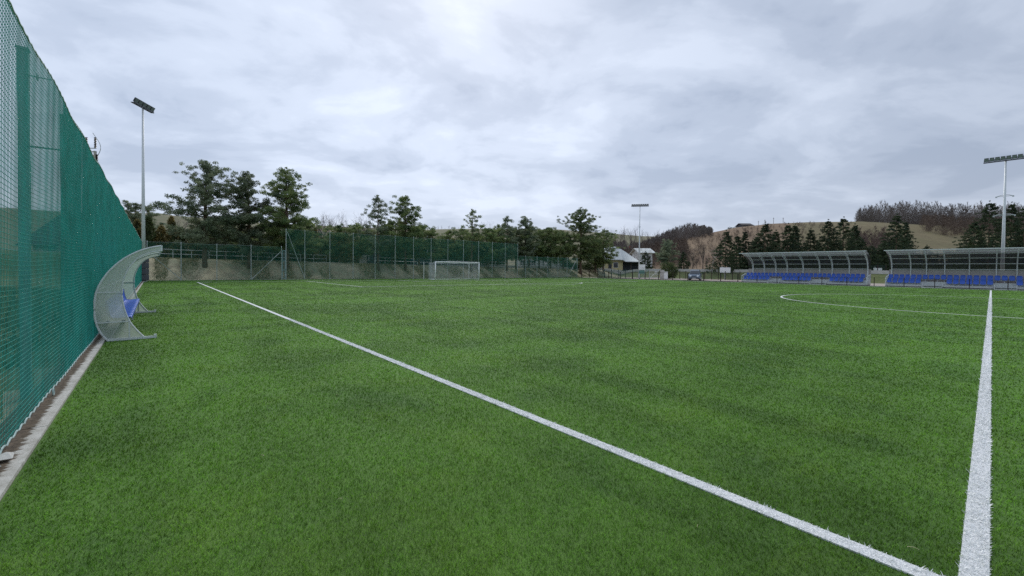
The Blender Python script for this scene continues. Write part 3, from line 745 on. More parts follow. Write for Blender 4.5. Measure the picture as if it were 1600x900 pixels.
def seat_mesh():
    """moulded bucket seat, front towards +Y, base at z 0; curved pan and curved shell back"""
    mb = MB(); nu = 9
    prof = [(.21, -.03), (.20, .0), (.12, -.012), (0, -.02), (-.10, -.01), (-.155, .04), (-.185, .14), (-.205, .27), (-.21, .34), (-.20, .365)]
    wdt = [.19, .205, .215, .215, .21, .21, .21, .205, .17, .11]
    v = []
    for th in (0, .014):
        for (y, z), wv in zip(prof, wdt):
            for u in np.linspace(-1, 1, nu):
                up = .035 * u * u if z < .03 else 0; fw = .05 * u * u if z >= .03 else 0
                v.append((u * wv, y + fw + (-th if z >= .03 else 0), z + up - (th if z < .03 else 0)))
    k = len(prof); f = []
    for s in (0, 1):
        o = s * k * nu
        for i in range(k - 1):
            for j in range(nu - 1):
                q = (o + i * nu + j, o + i * nu + j + 1, o + (i + 1) * nu + j + 1, o + (i + 1) * nu + j); f.append(q if s == 0 else q[::-1])
    rim = [i * nu for i in range(k)] + [(k - 1) * nu + j for j in range(1, nu)] + [i * nu + nu - 1 for i in range(k - 2, -1, -1)] + [j for j in range(nu - 2, 0, -1)]
    for a_, b_ in zip(rim, rim[1:] + rim[:1]): f.append((a_, b_, b_ + k * nu, a_ + k * nu))
    mb.add(v, f); return mb
seat0 = seat_mesh().build('seat', 'seat_blue', None, None, True)
seat0.parent = root; seat0.location = (DX1 - .36 - org[0], -.60 - org[1], .46)
for i in range(1, 13):
    c = seat0.copy(); C.objects.link(c); c.parent = root; c.location = (DX1 - .36 - .485 * i - org[0], -.60 - org[1], .46)

# ------------------------------------------------------------------ floodlight masts
def mast(label, x, y, ht, bdir, tilt_to, nl, blen, padding=False, brackets=()):
    org = (x, y, 0); root = empty('floodlight_mast', org, label, 'floodlight')
    mb = MB(); mb.tube([(0, 0, 0), (0, 0, ht * .45), (0, 0, ht)], [.19, .13, .075], 12); mb.build('pole', 'galv_light', root, None, True)
    mb = MB(); mb.tube([(0, 0, 0), (0, 0, .04)], .3, 12); mb.box((-.09, -.2, .5), (.09, -.12, 1.0)); mb.build('base_plate', 'galvanised', root)
    if padding:
        z = .12
        for k in range(4):
            mb = MB(); a = np.linspace(0, 2 * PI, 9)[:-1] + PI / 8; hh = .56
            rr_ = [.38, .43, .43, .38]; vs = []
            for zz_, r_ in zip((z, z + .05, z + hh - .05, z + hh), rr_):
                vs += [(r_ * math.cos(t), r_ * math.sin(t), zz_) for t in a]
            f = [(i * 8 + j, i * 8 + (j + 1) % 8, (i + 1) * 8 + (j + 1) % 8, (i + 1) * 8 + j) for i in range(3) for j in range(8)] + [tuple(range(8))[::-1], tuple(range(24, 32))]
            mb.add(vs, f); mb.build('padding', 'pad_grey', root); z += .58
    b_ = np.array([bdir[0], bdir[1], 0.0]); b_ /= np.linalg.norm(b_)
    n_ = np.array([tilt_to[0] - x, tilt_to[1] - y, 0.0]); n_ -= b_ * (n_ @ b_); n_ /= np.linalg.norm(n_)
    up = np.array([0, 0, 1.0]); P = np.array([0, 0, ht])
    mb = MB(); mb.bar(P - b_ * blen / 2 + n_ * .1, P + b_ * blen / 2 + n_ * .1, .09); mb.bar(P + (0, 0, -.1), P + n_ * .12, .1)
    mb.bar(P - b_ * blen / 2 - n_ * .12, P + b_ * blen / 2 - n_ * .12, .06)
    for t in np.linspace(-.5, .5, 5): mb.bar(P + b_ * blen * t + n_ * .1, P + b_ * blen * t - n_ * .12, .05)
    mb.build('crossarm', 'lamp_black', root)
    ang = R(28); fwd = n_ * math.cos(ang) - up * math.sin(ang); upv = up * math.cos(ang) + n_ * math.sin(ang)
    for k in range(nl):
        c0 = P + b_ * blen * ((k + .5) / nl - .5) + n_ * .12 + up * .30
        wv = blen / nl * .86 / 2; hv = .21
        v = []
        for dd, sc_ in ((-.10, .62), (-.04, .95), (.07, 1.0)):
            for a_, c_ in ((-1, -1), (1, -1), (1, 1), (-1, 1)): v.append(c0 + b_ * a_ * wv * sc_ + upv * c_ * hv * sc_ + fwd * dd)
        lp = MB(); lp.add(v, [(0, 3, 2, 1)] + [(i * 4 + j, i * 4 + (j + 1) % 4, (i + 1) * 4 + (j + 1) % 4, (i + 1) * 4 + j) for i in range(2) for j in range(4)] + [(8, 9, 10, 11)])
        lp.bar(c0 - b_ * wv * 1.04 - up * .27, c0 - b_ * wv * 1.04, .03); lp.bar(c0 + b_ * wv * 1.04 - up * .27, c0 + b_ * wv * 1.04, .03)
        l_ = lp.build('floodlight', 'lamp_black', root)
        gb = MB(); q = [c0 + b_ * a_ * wv * .88 + upv * c_ * hv * .88 + fwd * .074 for a_, c_ in ((-1, -1), (1, -1), (1, 1), (-1, 1))]
        gb.add(q + [p - fwd * .003 for p in q], [(0, 1, 2, 3), (7, 6, 5, 4)]); gb.build('lens', 'lamp_glass', l_)
    for z, wv in brackets:
        mb = MB(); mb.bar((-wv, 0, z), (wv, 0, z), .04); mb.tube([(-wv, 0, z), (-wv * .5, 0, z + .12), (0, 0, z + .16), (wv * .5, 0, z + .12), (wv, 0, z)], .03, 5)
        for s_ in (-1, 1): mb.box((s_ * wv - .07, -.06, z - .12), (s_ * wv + .07, .06, z + .02))
        mb.build('bracket', 'galvanised', root)
    return root
mast('tall floodlight mast at the far left corner, grey padding round its foot', -53.7, -.84, 16.75, (-.86, .51), (0, 33), 5, 2.75, True)
mast('distant slim floodlight mast beyond the dark railing, next to the yellow house', -50.2, 79.8, 15.5, (.80, .60), (0, 33), 8, 3.6, False, ((11.1, .12),))
mast('floodlight mast rising through the right spectator stand', .75, 70.8, 14.1, (1, 0), (0, 20), 8, 3.2, False, ((10.2, .6), (8.1, .75)))

# ------------------------------------------------------------------ spectator stands
def stand(label, xs, x0, x1, steps, back_x=None):
    org = (x0, 66.4, 0); root = empty('spectator_stand', org, label, 'stand')
    P_ = catmull([(69.35, 0), (69.35, 1.1), (69.35, 2.1), (69.15, 2.85), (68.6, 3.45), (67.7, 3.88), (66.7, 4.12), (65.7, 4.27)], 3)
    Q_ = catmull([(69.0, 1.4), (69.0, 2.1), (68.8, 2.7), (68.3, 3.15), (67.6, 3.5), (66.8, 3.85), (66.3, 4.10)], 3)
    for x in xs:
        mb = MB(); mb.tube([(x, y, z) for y, z in P_], .045, 6); mb.tube([(x, y, z) for y, z in Q_], .032, 6)
        for i in range(1, 15):
            a_ = P_[min(5 + i, len(P_) - 1)]; c_ = Q_[min(int((i + (i % 2) * .8) * len(Q_) / 16), len(Q_) - 1)]; mb.bar((x, *a_), (x, *c_), .022)
        mb.tube([(x, 68.95, 0), (x, 68.95, 1.45)], .04, 6); mb.bar((x, 68.95, 1.40), (x, 68.5, 1.30), .05)
        mb.build('roof_frame', 'galv_light', root, org)
    mb = MB()
    for z in (2.12, 2.75, 3.38): 
        y = np.interp(z, P_[:, 1], P_[:, 0]) - .05; mb.bar((xs[0], y, z), (xs[-1], y, z), .05)
    for y in (67.6, 66.6): mb.bar((xs[0], y, np.interp(-y, -P_[:, 0], P_[:, 1]) - .05), (xs[-1], y, np.interp(-y, -P_[:, 0], P_[:, 1]) - .05), .045)
    mb.build('purlin', 'galv_light', root, org)
    mb = MB(); mb.bar((x0 - .05, 65.68, 4.29), (x1 + .05, 65.68, 4.29), .07, .10); mb.build('roof_edge', 'galv_light', root, org)
    up_ = [(y + .05, z + .05) for y, z in P_ if z >= 2.1]
    for nm, mat_, sel in (('back_sheet', 'smoked_sheet', [p for p in up_ if p[1] < 3.98]), ('roof_sheet', 'roof_sheet', [p for p in up_ if p[1] >= 3.80])):
        mb = MB(); v = []
        for y, z in sel: v += [(x0, y, z), (x1, y, z)]
        mb.add(v, [(2 * i, 2 * i + 1, 2 * i + 3, 2 * i + 2) for i in range(len(sel) - 1)]); mb.build(nm, mat_, root, org, True)
    mb = MB(); mb.box((x0, 69.42, .5), (x1, 69.46, 2.06)); mb.build('back_panel', 'back_panel', root, org)
    # terrace: two levels with a pale edge each
    mb = MB(); mb.box((x0, 66.75, .10), (x1, 67.75, .30)); mb.box((x0, 67.752, .10), (x1, 69.2, .66)); mb.build('terrace', 'step_grey', root, org)
    mb = MB(); mb.box((x0 + .02, 66.8, -.02), (x1 - .02, 69.1, .098)); mb.build('plinth', 'wall_dark', root, org)
    for x in (x0 + .03, x1 - .03):
        mb = MB()
        for i in range(5): 
            y = 66.72 + i * .6; mb.bar((x, y, .1), (x, y, 1.35 if i > 1 else .95 + i * .2), .05)
        mb.bar((x, 66.7, .95), (x, 67.4, 1.15), .05); mb.bar((x, 67.4, 1.15), (x, 69.2, 1.4), .05); mb.bar((x, 66.7, .5), (x, 69.2, .7), .04)
        mb.build('end_rail', 'galv_light', root, org)
    for (a_, b_) in steps:
        mb = MB()
        for k in range(3): mb.box((a_, 66.28 + k * .30, .02 + k * .16), (b_, 66.62 + k * .30 + .05, .075 + k * .16))
        mb.bar((a_, 66.3, 0), (a_, 67.0, .5), .04); mb.bar((b_, 66.3, 0), (b_, 67.0, .5), .04)
        mb.build('steps', 'step_grey', root, org)
    n = 0; x = x0 + .3
    while x < x1 - .4 and n < 98:
        for row, (y, z) in enumerate(((67.28, .54), (68.30, 1.0))):
            if row == 0 and any(a_ - .2 < x < b_ + .2 for a_, b_ in steps): continue
            c = seat0.copy(); C.objects.link(c); c.parent = root; c.location = (x - org[0], y - org[1], z); c.scale = (1.0, 1, 1.3); c.rotation_euler = (0, 0, PI); n += 1
            mb_ = None
        x += .50
    # brackets carrying the seats
    mb = MB()
    for y, z, z0 in ((67.36, .50, .30), (68.4, .96, .66)):
        segs = [(x0 + .1, x1 - .1)]
        if y < 68:
            cuts = sorted(steps); segs = []; a0 = x0 + .1
            for a_, b_ in cuts: segs.append((a0, a_ - .05)); a0 = b_ + .05
            segs.append((a0, x1 - .1))
        for p, q in segs:
            if q - p > .2:
                mb.bar((p, y, z), (q, y, z), .05)
                for xx in np.arange(p + .2, q, 1.0): mb.bar((xx, y, z0), (xx, y, z), .05)
    mb.build('seat_beam', 'galv_light', root, org)
    return root
stand('covered stand of blue seats, the complete one left of the gate gap', [-23.84, -22.28, -20.77, -19.32, -17.38, -15.47, -14.07, -12.25, -10.4], -24.55, -10.1, [(-21.0, -19.6), (-16.0, -14.2)])
stand('covered stand of blue seats cut by the right edge, the mast behind it', [-8.12, -6.42, -5.07, -3.57, -1.66, .31, 1.74, 3.6, 5.2, 6.4], -8.4, 6.6, [(-5.2, -3.6), (.2, 1.7)])

# ------------------------------------------------------------------ dark barrier rail in front of the stands
org = (-54.8, 66.05, 0); root = empty('barrier_fence', org, 'low dark barrier rail running along the far side in front of the stands', 'fence')
ps = [-54.75, -52.8, -50.7, -48.1, -45.5, -42.9, -40.3, -37.7, -35.1, -32.5, -29.9, -27.3, -24.8, -22.2, -19.66, -17.06, -14.5, -11.92, -9.3, -6.66, -4.15, -1.55, 1.1, 3.7, 6.3]
for x in ps:
    e_ = .05 if x < -24 else .032
    mb = MB(); mb.box((x - e_, 66.05 - e_, -.05), (x + e_, 66.05 + e_, 1.32 if x < -24 else 1.08)); mb.build('post', 'rail_brown', root, org)
mb = MB()
for z in (1.28, .25): mb.bar((ps[0], 66.12, z), (-24.8, 66.12, z), .03, .035)
for z in (1.08, .22): mb.bar((-24.8, 66.12, z), (ps[-1], 66.12, z), .012, .012)
mb.bar((-45.5, 66.05, 1.2), (-37, 66.05, 1.2), .02); mb.bar((-50.6, 66.13, 0.06), (-24, 66.13, .06), .03, .12)
mb.build('rail', 'rail_brown', root, org)

# ------------------------------------------------------------------ vegetation generators
def leaf_cloud(centres, radii_, counts, size, flat=1.0, droop=0.0):
    """loose leaf faces (triangles) scattered in ellipsoids round the centres"""
    c = np.repeat(centres, counts, 0); r = np.repeat(radii_, counts, 0)
    n = len(c); d = rng.normal(0, 1, (n, 3)); d /= np.linalg.norm(d, axis=1)[:, None] + 1e-9
    d *= (rng.uniform(0, 1, n) ** .45)[:, None]; d *= r[:, None] if r.ndim == 1 else r; d[:, 2] *= flat
    p = c + d; sz = size * rng.uniform(.55, 1.4, n)
    a = rng.normal(0, 1, (n, 3)); a /= np.linalg.norm(a, axis=1)[:, None]; b = np.cross(a, rng.normal(0, 1, (n, 3))); b /= np.linalg.norm(b, axis=1)[:, None] + 1e-9
    a *= sz[:, None]; b *= (sz * .45)[:, None]
    v = np.stack([p - a * .5 - b * .5, p + a * .6, p - a * .5 + b * .6], 1)
    return v.reshape(-1, 3)
def pine(label, x, y, top, width, bare=.32, dens=1.0, mat='pine_needles', lean=0, name='pine_tree', group=None, trunk_r=.17, open_=0.0, zb=None, leaf=.165):
    z0 = (Tz(x, y) if zb is None else zb) - .1; ht = top - z0
    root = empty(name, (x, y, z0), label, 'tree', group)
    mb = MB(); t = np.linspace(0, 1, 9)
    wob = np.cumsum(rng.normal(0, .035, (9, 2)), 0) * ht / 12
    P = np.stack([wob[:, 0] + lean * t, wob[:, 1], t * ht * .95], -1)
    mb.tube(P, trunk_r * (1.12 - t) ** .8, 7)
    nb = int(62 * dens * max(ht, 6) / 12); cen = []; rad = []; cnt = []
    lob = rng.uniform(.7, 1.2, 7)
    for k in range(nb):
        f = bare + (1 - bare) * ((k + rng.uniform(0, 1)) / nb) ** .92
        rel = (f - bare) / (1 - bare)
        env = (.50 + .5 * math.sin(min(1, rel * 1.9) * PI / 2)) if rel < .26 else (1 - (rel - .26) / .74) ** .78 * .98 + .07
        az = rng.uniform(0, 2 * PI); L_ = width / 2 * env * lob[int(az / 2 / PI * 7) % 7] * rng.uniform(.7, 1.18)
        L_ = max(L_, .25)
        base = np.array([np.interp(f, t, P[:, 0]), np.interp(f, t, P[:, 1]), f * ht * .96])
        rise = rng.uniform(-.05, .30) if rel < .5 else rng.uniform(.25, .7)
        tip = base + np.array([math.cos(az) * L_, math.sin(az) * L_, L_ * rise])
        midp = (base + tip) / 2 + np.array([0, 0, -.06 * L_])
        mb.tube([base, midp, tip], [.055 * (1.1 - f) + .015, .03 * (1.1 - f) + .01, .008], 4, False)
        npf = max(2, int(L_ / .42))
        for j in range(npf):
            s_ = (j + 1) / npf
            if s_ < .16 + open_ * .3: continue
            q = base * (1 - s_) + tip * s_ + rng.normal(0, .26, 3) * (1, 1, .8); rr_ = rng.uniform(.28, .55) * (.8 + .35 * (1 - rel)) * (1 - open_ * .25)
            cen.append(q); rad.append(rr_); cnt.append(int(84 * (rr_ / .4) ** 2 * (1 - open_ * .2)))
    for k in range(5): cen.append(np.array([P[-1][0], P[-1][1], ht * (.93 + .016 * k)]) + rng.normal(0, .08, 3)); rad.append(.3 - .04 * k); cnt.append(26)
    mb.build('trunk', 'bark', root)
    raw('crown', leaf_cloud(np.array(cen), np.array(rad), np.array(cnt), leaf, .62), 3, mat, root)
    return root
def spruce(label, x, y, top, width, name='spruce_tree', group=None, mat='spruce_needles', zb=None, dens=1.0):
    z0 = (Tz(x, y) if zb is None else zb) - .1; ht = top - z0
    root = empty(name, (x, y, z0), label, 'tree', group)
    mb = MB(); mb.tube([(0, 0, 0), (0, 0, ht * .5), (0, 0, ht * .98)], [.16, .09, .015], 6)
    cen = []; rad = []; cnt = []; lay = int(ht / .36)
    lob = rng.uniform(.75, 1.2, 9)
    for k in range(lay):
        f = .08 + .9 * k / lay; r_ = width / 2 * (1 - f) ** .85 * (.82 + .3 * (k % 2)) + .12
        for j in range(int(5 + 9 * (1 - f))):
            az = rng.uniform(0, 2 * PI); L_ = r_ * lob[int(az / 2 / PI * 9) % 9] * rng.uniform(.75, 1.12)
            for s_ in (.5, .8, 1.0):
                if L_ * s_ < .1: continue
                cen.append(np.array([math.cos(az) * L_ * s_, math.sin(az) * L_ * s_, f * ht - L_ * s_ * .30 + .12 * s_ * s_ + rng.normal(0, .05)])); rad.append(.20 + .09 * (1 - f)); cnt.append(int(7 * dens))
        if k % 3 == 0:
            az = rng.uniform(0, 2 * PI); mb.tube([(0, 0, f * ht), (math.cos(az) * r_, math.sin(az) * r_, f * ht - .28 * r_)], [.03, .008], 4, False)
    cen.append(np.array([0, 0, ht])); rad.append(.12); cnt.append(12)
    mb.build('trunk', 'bark', root)
    raw('crown', leaf_cloud(np.array(cen), np.array(rad), np.array(cnt), .27, .6), 3, mat, root)
    return root
def bare_mesh(ht, spread, depth=5, seed=1, up=.6, r0=.13, fine=1.0):
    rg = random.Random(seed); mb = MB(); tw = []
    def grow(p, d, L_, r, lv):
        k = 3; pts = [p]; dd = Vector(d)
        for i in range(k):
            dd = (dd + Vector((rg.gauss(0, .13), rg.gauss(0, .13), rg.gauss(.03, .08)))).normalized(); pts.append(tuple(Vector(pts[-1]) + dd * L_ / k))
        if lv <= 2: mb.tube(pts, [r, r * .86, r * .72, r * .58], 5 if lv < 2 else 3, False)
        else:
            for a_, b_ in zip(pts[:-1], pts[1:]):
                q = Vector((rg.uniform(-1, 1), rg.uniform(-1, 1), rg.uniform(-1, 1))).normalized() * max(r, .009); tw.extend([tuple(Vector(a_) - q), tuple(Vector(a_) + q), b_])
        if lv >= depth: return
        nb = {0: 6, 1: 4, 2: 4, 3: 4, 4: 3}.get(lv, 3)
        for i in range(nb):
            f = rg.uniform(.35, 1) if lv else rg.uniform(.25, 1); j = min(int(f * k), k - 1); t_ = f * k - j
            b0 = Vector(pts[j]).lerp(Vector(pts[j + 1]), t_)
            az = rg.uniform(0, 2 * PI); sp_ = rg.uniform(.45, .95) * spread
            nd = (dd + Vector((math.cos(az), math.sin(az), 0)) * sp_ + Vector((0, 0, up * .5))).normalized()
            grow(tuple(b0), nd, L_ * rg.uniform(.45, .68), r * .5, lv + 1)
    grow((0, 0, 0), (0, 0, 1), ht * .52, r0, 0)
    return mb, np.array(tw)
bare_protos = {}
def bare_tree(label, x, y, top, kind='twig_brown', spread=.8, seed=1, name='bare_tree', group=None, zb=None, bark='bark_grey', cat='tree', r0=.13, rz=None, depth=5):
    key = (kind, round(spread, 2), seed, bark, r0, name, depth); z0 = (Tz(x, y) if zb is None else zb) - .1; ht = top - z0
    if key not in bare_protos:
        mb, tw = bare_mesh(10.0, spread, depth, seed, r0=r0)
        root = empty(name, (x, y, z0), label, cat, group); mb.build('trunk', bark, root); raw('branches', tw, 3, kind, root)
        zmax = max(float(tw[:, 2].max()), 1); bare_protos[key] = (root, zmax)
    else: root = copy_tree(bare_protos[key][0]); 
    zmax = bare_protos[key][1]; root.location = (x, y, z0); s_ = ht / zmax; root.scale = (s_, s_, s_); root.rotation_euler = (0, 0, rng.uniform(0, 6) if rz is None else rz)
    root['label'] = label
    if group: root['group'] = group
    return root

# pines on the bank
pine('tallest left pine on the bank, broad stepped crown, nearest the padded mast', -60.3, 4.5, 14.0, 8.4, .20, 1.5, 'pine_needles_blue', trunk_r=.26)
pine('narrower pine standing between the two largest pines on the left bank', -60.6, 8.9, 13.4, 7.4, .18, 1.35, 'pine_needles_blue', trunk_r=.22)
pine('broad third pine above the joint of the low and tall fences', -60.6, 13.2, 14.7, 9.0, .20, 1.6, 'pine_needles', trunk_r=.24)
pine('thin airy pine behind the tall fence, left of its rounder neighbour', -60.5, 25.6, 12.6, 5.6, .26, .9, 'pine_needles_blue', open_=.5)
pine('dense round bright green pine above the left goal pole', -60.6, 30.0, 13.0, 7.8, .26, 1.5, 'pine_needles')
pine('small sparse pine with a spindly tip standing alone above the goal', -60.5, 42.6, 12.2, 5.6, .30, .8, 'pine_needles', open_=.55)
pine('low bushy pine filling the gap right of the spindly one', -61.2, 47.0, 9.2, 6.5, .30, 1.1, 'pine_needles')
pine('pointed pine, first of the close pair right of the goal', -60.5, 50.9, 11.6, 5.2, .25, 1.0, 'pine_needles_blue')
pine('flat topped pine, second of the close pair right of the goal', -60.5, 55.5, 12.2, 6.0, .28, 1.1, 'pine_needles_blue')
pine('spreading low olive pine before the white house walls', -60.5, 62.2, 10.2, 8.4, .30, 1.25, 'pine_needles')
pine('big lone cone shaped pine at the right end of the pine row', -59.6, 71.5, 15.4, 10.5, .22, 1.8, 'pine_needles', trunk_r=.30)
pine('sprawling lower pine whose branches hang before the yellow house', -59.5, 79.6, 11.2, 9.5, .25, 1.2, 'pine_needles', open_=.2)
pine('round headed green pine above the clipped bush, right of the yellow house', *at(1043, 420, 100)[:2], 9.2, 6.6, .30, 1.3, 'pine_needles_blue')
for i, (u, v, w_, lb) in enumerate([(200, 314, 5, 'dark pine top showing left of the padded mast'), (212, 316, 4.5, 'dark pine close against the left of the mast pole'), (234, 320, 4.5, 'dark pine showing just right of the mast pole')]):
    p = at(u, 405, 74); pine(lb, p[0], p[1], at(u, v, 74)[2], w_ * 1.1, .30, 1.0, 'pine_needles_blue', open_=.2)

# thuja hedge beyond the road
protos = []
def thuja(seed, hw, dens=1.0, mat='thuja_leaves'):
    root = empty('thuja_shrub', (0, 0, 0), 'x', 'shrub', 'thujas of the hedge beyond the road')
    n = int(230 * dens); z = rng.uniform(0, 1, n) ** .9; prof = (1 - z) ** .55 * (0.62 + .38 * np.minimum(1, z * 6)); az = rng.uniform(0, 2 * PI, n)
    rr_ = prof * hw * rng.uniform(.72, 1.08, n)
    cen = np.stack([np.cos(az) * rr_, np.sin(az) * rr_, z * 4.0 + .1], -1)
    raw('foliage', leaf_cloud(cen, np.full(n, .17), np.full(n, 9), .20, 1.5), 3, mat, root)
    mb = MB(); mb.tube([(0, 0, -.1), (0, 0, 3.2)], [.06, .02], 5); mb.build('trunk', 'bark', root)
    # inner body so the column is dense
    k = 10; mb = MB(); mb.tube([(0, 0, .1 + 3.5 * t) for t in np.linspace(0, 1, k)], [hw * .62 * max(.03, (1 - t) ** .6) for t in np.linspace(0, 1, k)], 9); mb.build('inner_twigs', 'thuja_dark', root)
    return root
protos = [thuja(1, .95), thuja(2, .80, 1, 'thuja_dark'), thuja(3, 1.0), thuja(4, .7, .9, 'thuja_dark')]
used = [False] * 4
def put_thuja(k, x, y, s, sz, label, group):
    if used[k]: o = copy_tree(protos[k])
    else: o = protos[k]; used[k] = True
    o.location = (x, y, Tz(x, y) - .05); o.scale = (s, s, sz); o.rotation_euler = (0, 0, rng.uniform(0, 6)); o['label'] = label; o['group'] = group
y = -7.0; i = 0
while y < 27:
    k = [0, 1, 2, 3, 0, 2, 1, 2][i % 8]
    put_thuja(k, -72 + rng.normal(0, .25), y, rng.uniform(1.0, 1.28), rng.uniform(1.0, 1.38), 'columnar thuja in the brown green hedge beyond the road, left of the goal', 'thujas of the hedge beyond the road')
    y += rng.uniform(.95, 1.3); i += 1
y = 27.6
while y < 60.5:
    put_thuja([1, 3, 1, 3, 2][i % 5], -72.5 + rng.normal(0, .2), y, rng.uniform(1.15, 1.35), rng.uniform(1.22, 1.42), 'dark thuja in the even hedge row seen through the tall fence', 'thujas of the row behind the goal')
    y += rng.uniform(.72, .92); i += 1
# undergrowth shrubs below the pines and along the wall
def shrub(label, x, y, w_, h_, mat='bush_green', name='shrub', group=None, zb=None, leaf=.2, n=170, round_=True):
    z0 = Tz(x, y) if zb is None else zb; root = empty(name, (x, y, z0), label, 'shrub', group)
    d = rng.normal(0, 1, (n, 3)); d /= np.linalg.norm(d, axis=1)[:, None]; d[:, 2] = np.abs(d[:, 2]) if not round_ else d[:, 2]
    d *= (rng.uniform(.55, 1, n))[:, None]
    cen = d * np.array([w_ / 2, w_ / 2, h_ / 2 if round_ else h_]) + np.array([0, 0, h_ / 2 if round_ else .1])
    raw('foliage', leaf_cloud(cen, np.full(n, .22 * max(w_, h_) / 2.5), np.full(n, 16), leaf, .9), 3, mat, root)
    mb = MB()
    for a in np.linspace(0, 2 * PI, 6)[:-1]: mb.tube([(0, 0, -.1), (math.cos(a) * w_ * .12, math.sin(a) * w_ * .12, h_ * .3), (math.cos(a) * w_ * .28, math.sin(a) * w_ * .28, h_ * .7)], [.05, .03, .01], 4, False)
    mb.build('stems', 'bark', root)
    return root
shrub('big round clipped dark green bush beside the small concrete block', *at(1045, 432, 83.5)[:2], 3.9, 3.5, 'thuja_dark', 'round_bush', zb=-.15, n=520, leaf=.16)
for i, (u, d_, w_, h_) in enumerate([(905, 98, 6, 2.0), (925, 99, 5, 1.6), (890, 97, 5, 1.8)]):
    p = at(u, 420, d_); shrub('low dark shrub in the thicket under the lone cone shaped pine', p[0], p[1], w_, h_, 'thuja_dark', 'shrub', 'shrubs under the lone pine')
for i, (u, w_, h_) in enumerate([(475, 5, 4.6), (500, 4.5, 4.2), (523, 4.5, 4.6), (545, 5, 4.2), (455, 4, 4.0)]):
    p = at(u, 410, 63); shrub('leafy yellow green shrub behind the left part of the tall fence', p[0], p[1], w_, h_, 'thuja_leaves', 'shrub', 'shrubs behind the tall fence')

# spruces behind the stands
sp_list = [(1133, 360, 86, 5.2, 'slim dark spruce at the left end, clear of the stand roof'), (1150, 367, 90, 4.4, 'brownish spruce just right of the slim leftmost spruce'), (1163, 360, 92, 4.6, 'second tall spruce from the left, above the roof corner'),
    (1182, 368, 88, 4.6, 'short spruce over the left end of the complete stand'), (1194, 347, 86, 6.2, 'pointed spruce with the thinnest tip above the left roof'), (1211, 360, 90, 4.0, 'low narrow spruce between the pointed one and the double topped one'),
    (1230, 349, 86, 5.0, 'left half of the double topped spruce pair'), (1241, 350, 88, 5.0, 'right half of the double topped spruce pair'), (1265, 357, 90, 4.8, 'spruce standing apart against the tan hillside'),
    (1292, 343, 86, 6.0, 'broad spruce, left of the tallest above the complete stand'), (1316, 339, 86, 6.6, 'tallest bushiest spruce above the complete stand'), (1334, 350, 90, 3.6, 'thin spruce clinging to the right of the tallest'),
    (1352, 385, 84, 6.5, 'low spruce above the right roof corner of the complete stand'), (1372, 388, 86, 6, 'low dark spruce above the gap between the stands'),
    (1399, 334, 84, 6.4, 'big dark spruce alone above the left end of the second stand'), (1412, 345, 88, 5.2, 'spruce tucked right behind the big dark one'), (1385, 375, 92, 5, 'low spruce at the left foot of the big dark one'),
    (1543, 314, 82, 9.0, 'largest spruce on the right, just left of the mast'), (1520, 345, 86, 6.0, 'lower spruce at the left foot of the largest right one'), (1577, 316, 84, 6.0, 'narrow tipped spruce right behind the mast'),
    (1598, 322, 80, 7.5, 'spruce at the right edge of the photo'), (1618, 318, 84, 7, 'spruce just past the right edge')]
for u, v, d_, w_, lb in sp_list:
    p = at(u, 440, d_); spruce(lb, p[0], p[1], at(u, v, d_)[2], w_ * 1.45, dens=1.7, zb=Tz(p[0], p[1]), group='spruces behind the stands')
for i, u in enumerate(range(1175, 1630, 17)):
    if u in (1430, 1447, 1464, 1481, 1498): pass
    p = at(u, 430, 98 + (i % 3) * 2); hgt = {0: 5.5, 1: 6.5, 2: 5.0}[i % 3] + (1.0 if u > 1500 else 0) - (1.6 if 1420 < u < 1500 else 0)
    spruce('low dark spruce in the dense screen behind the stands', p[0], p[1], Tz(p[0], p[1]) + hgt + 2.0, 6.5, 'young_spruce', 'young spruces screening behind the stands', dens=1.5)
spruce('small dark spruce between the yellow house and the white house', *at(1008, 420, 104)[:2], at(1006, 393, 104)[2], 4.2)
spruce('short bluish spruce in front of the bare reddish trees', *at(1068, 415, 108)[:2], at(1067, 392, 108)[2], 4.6, dens=1.2)
spruce('tiny dark spruce on the ridge skyline, left of the twin', *at(1140, 372, 236)[:2], at(1140, 354, 236)[2], 6)
spruce('tiny dark spruce on the ridge skyline, right of the twin', *at(1147, 370, 238)[:2], at(1147, 354.5, 238)[2], 5)

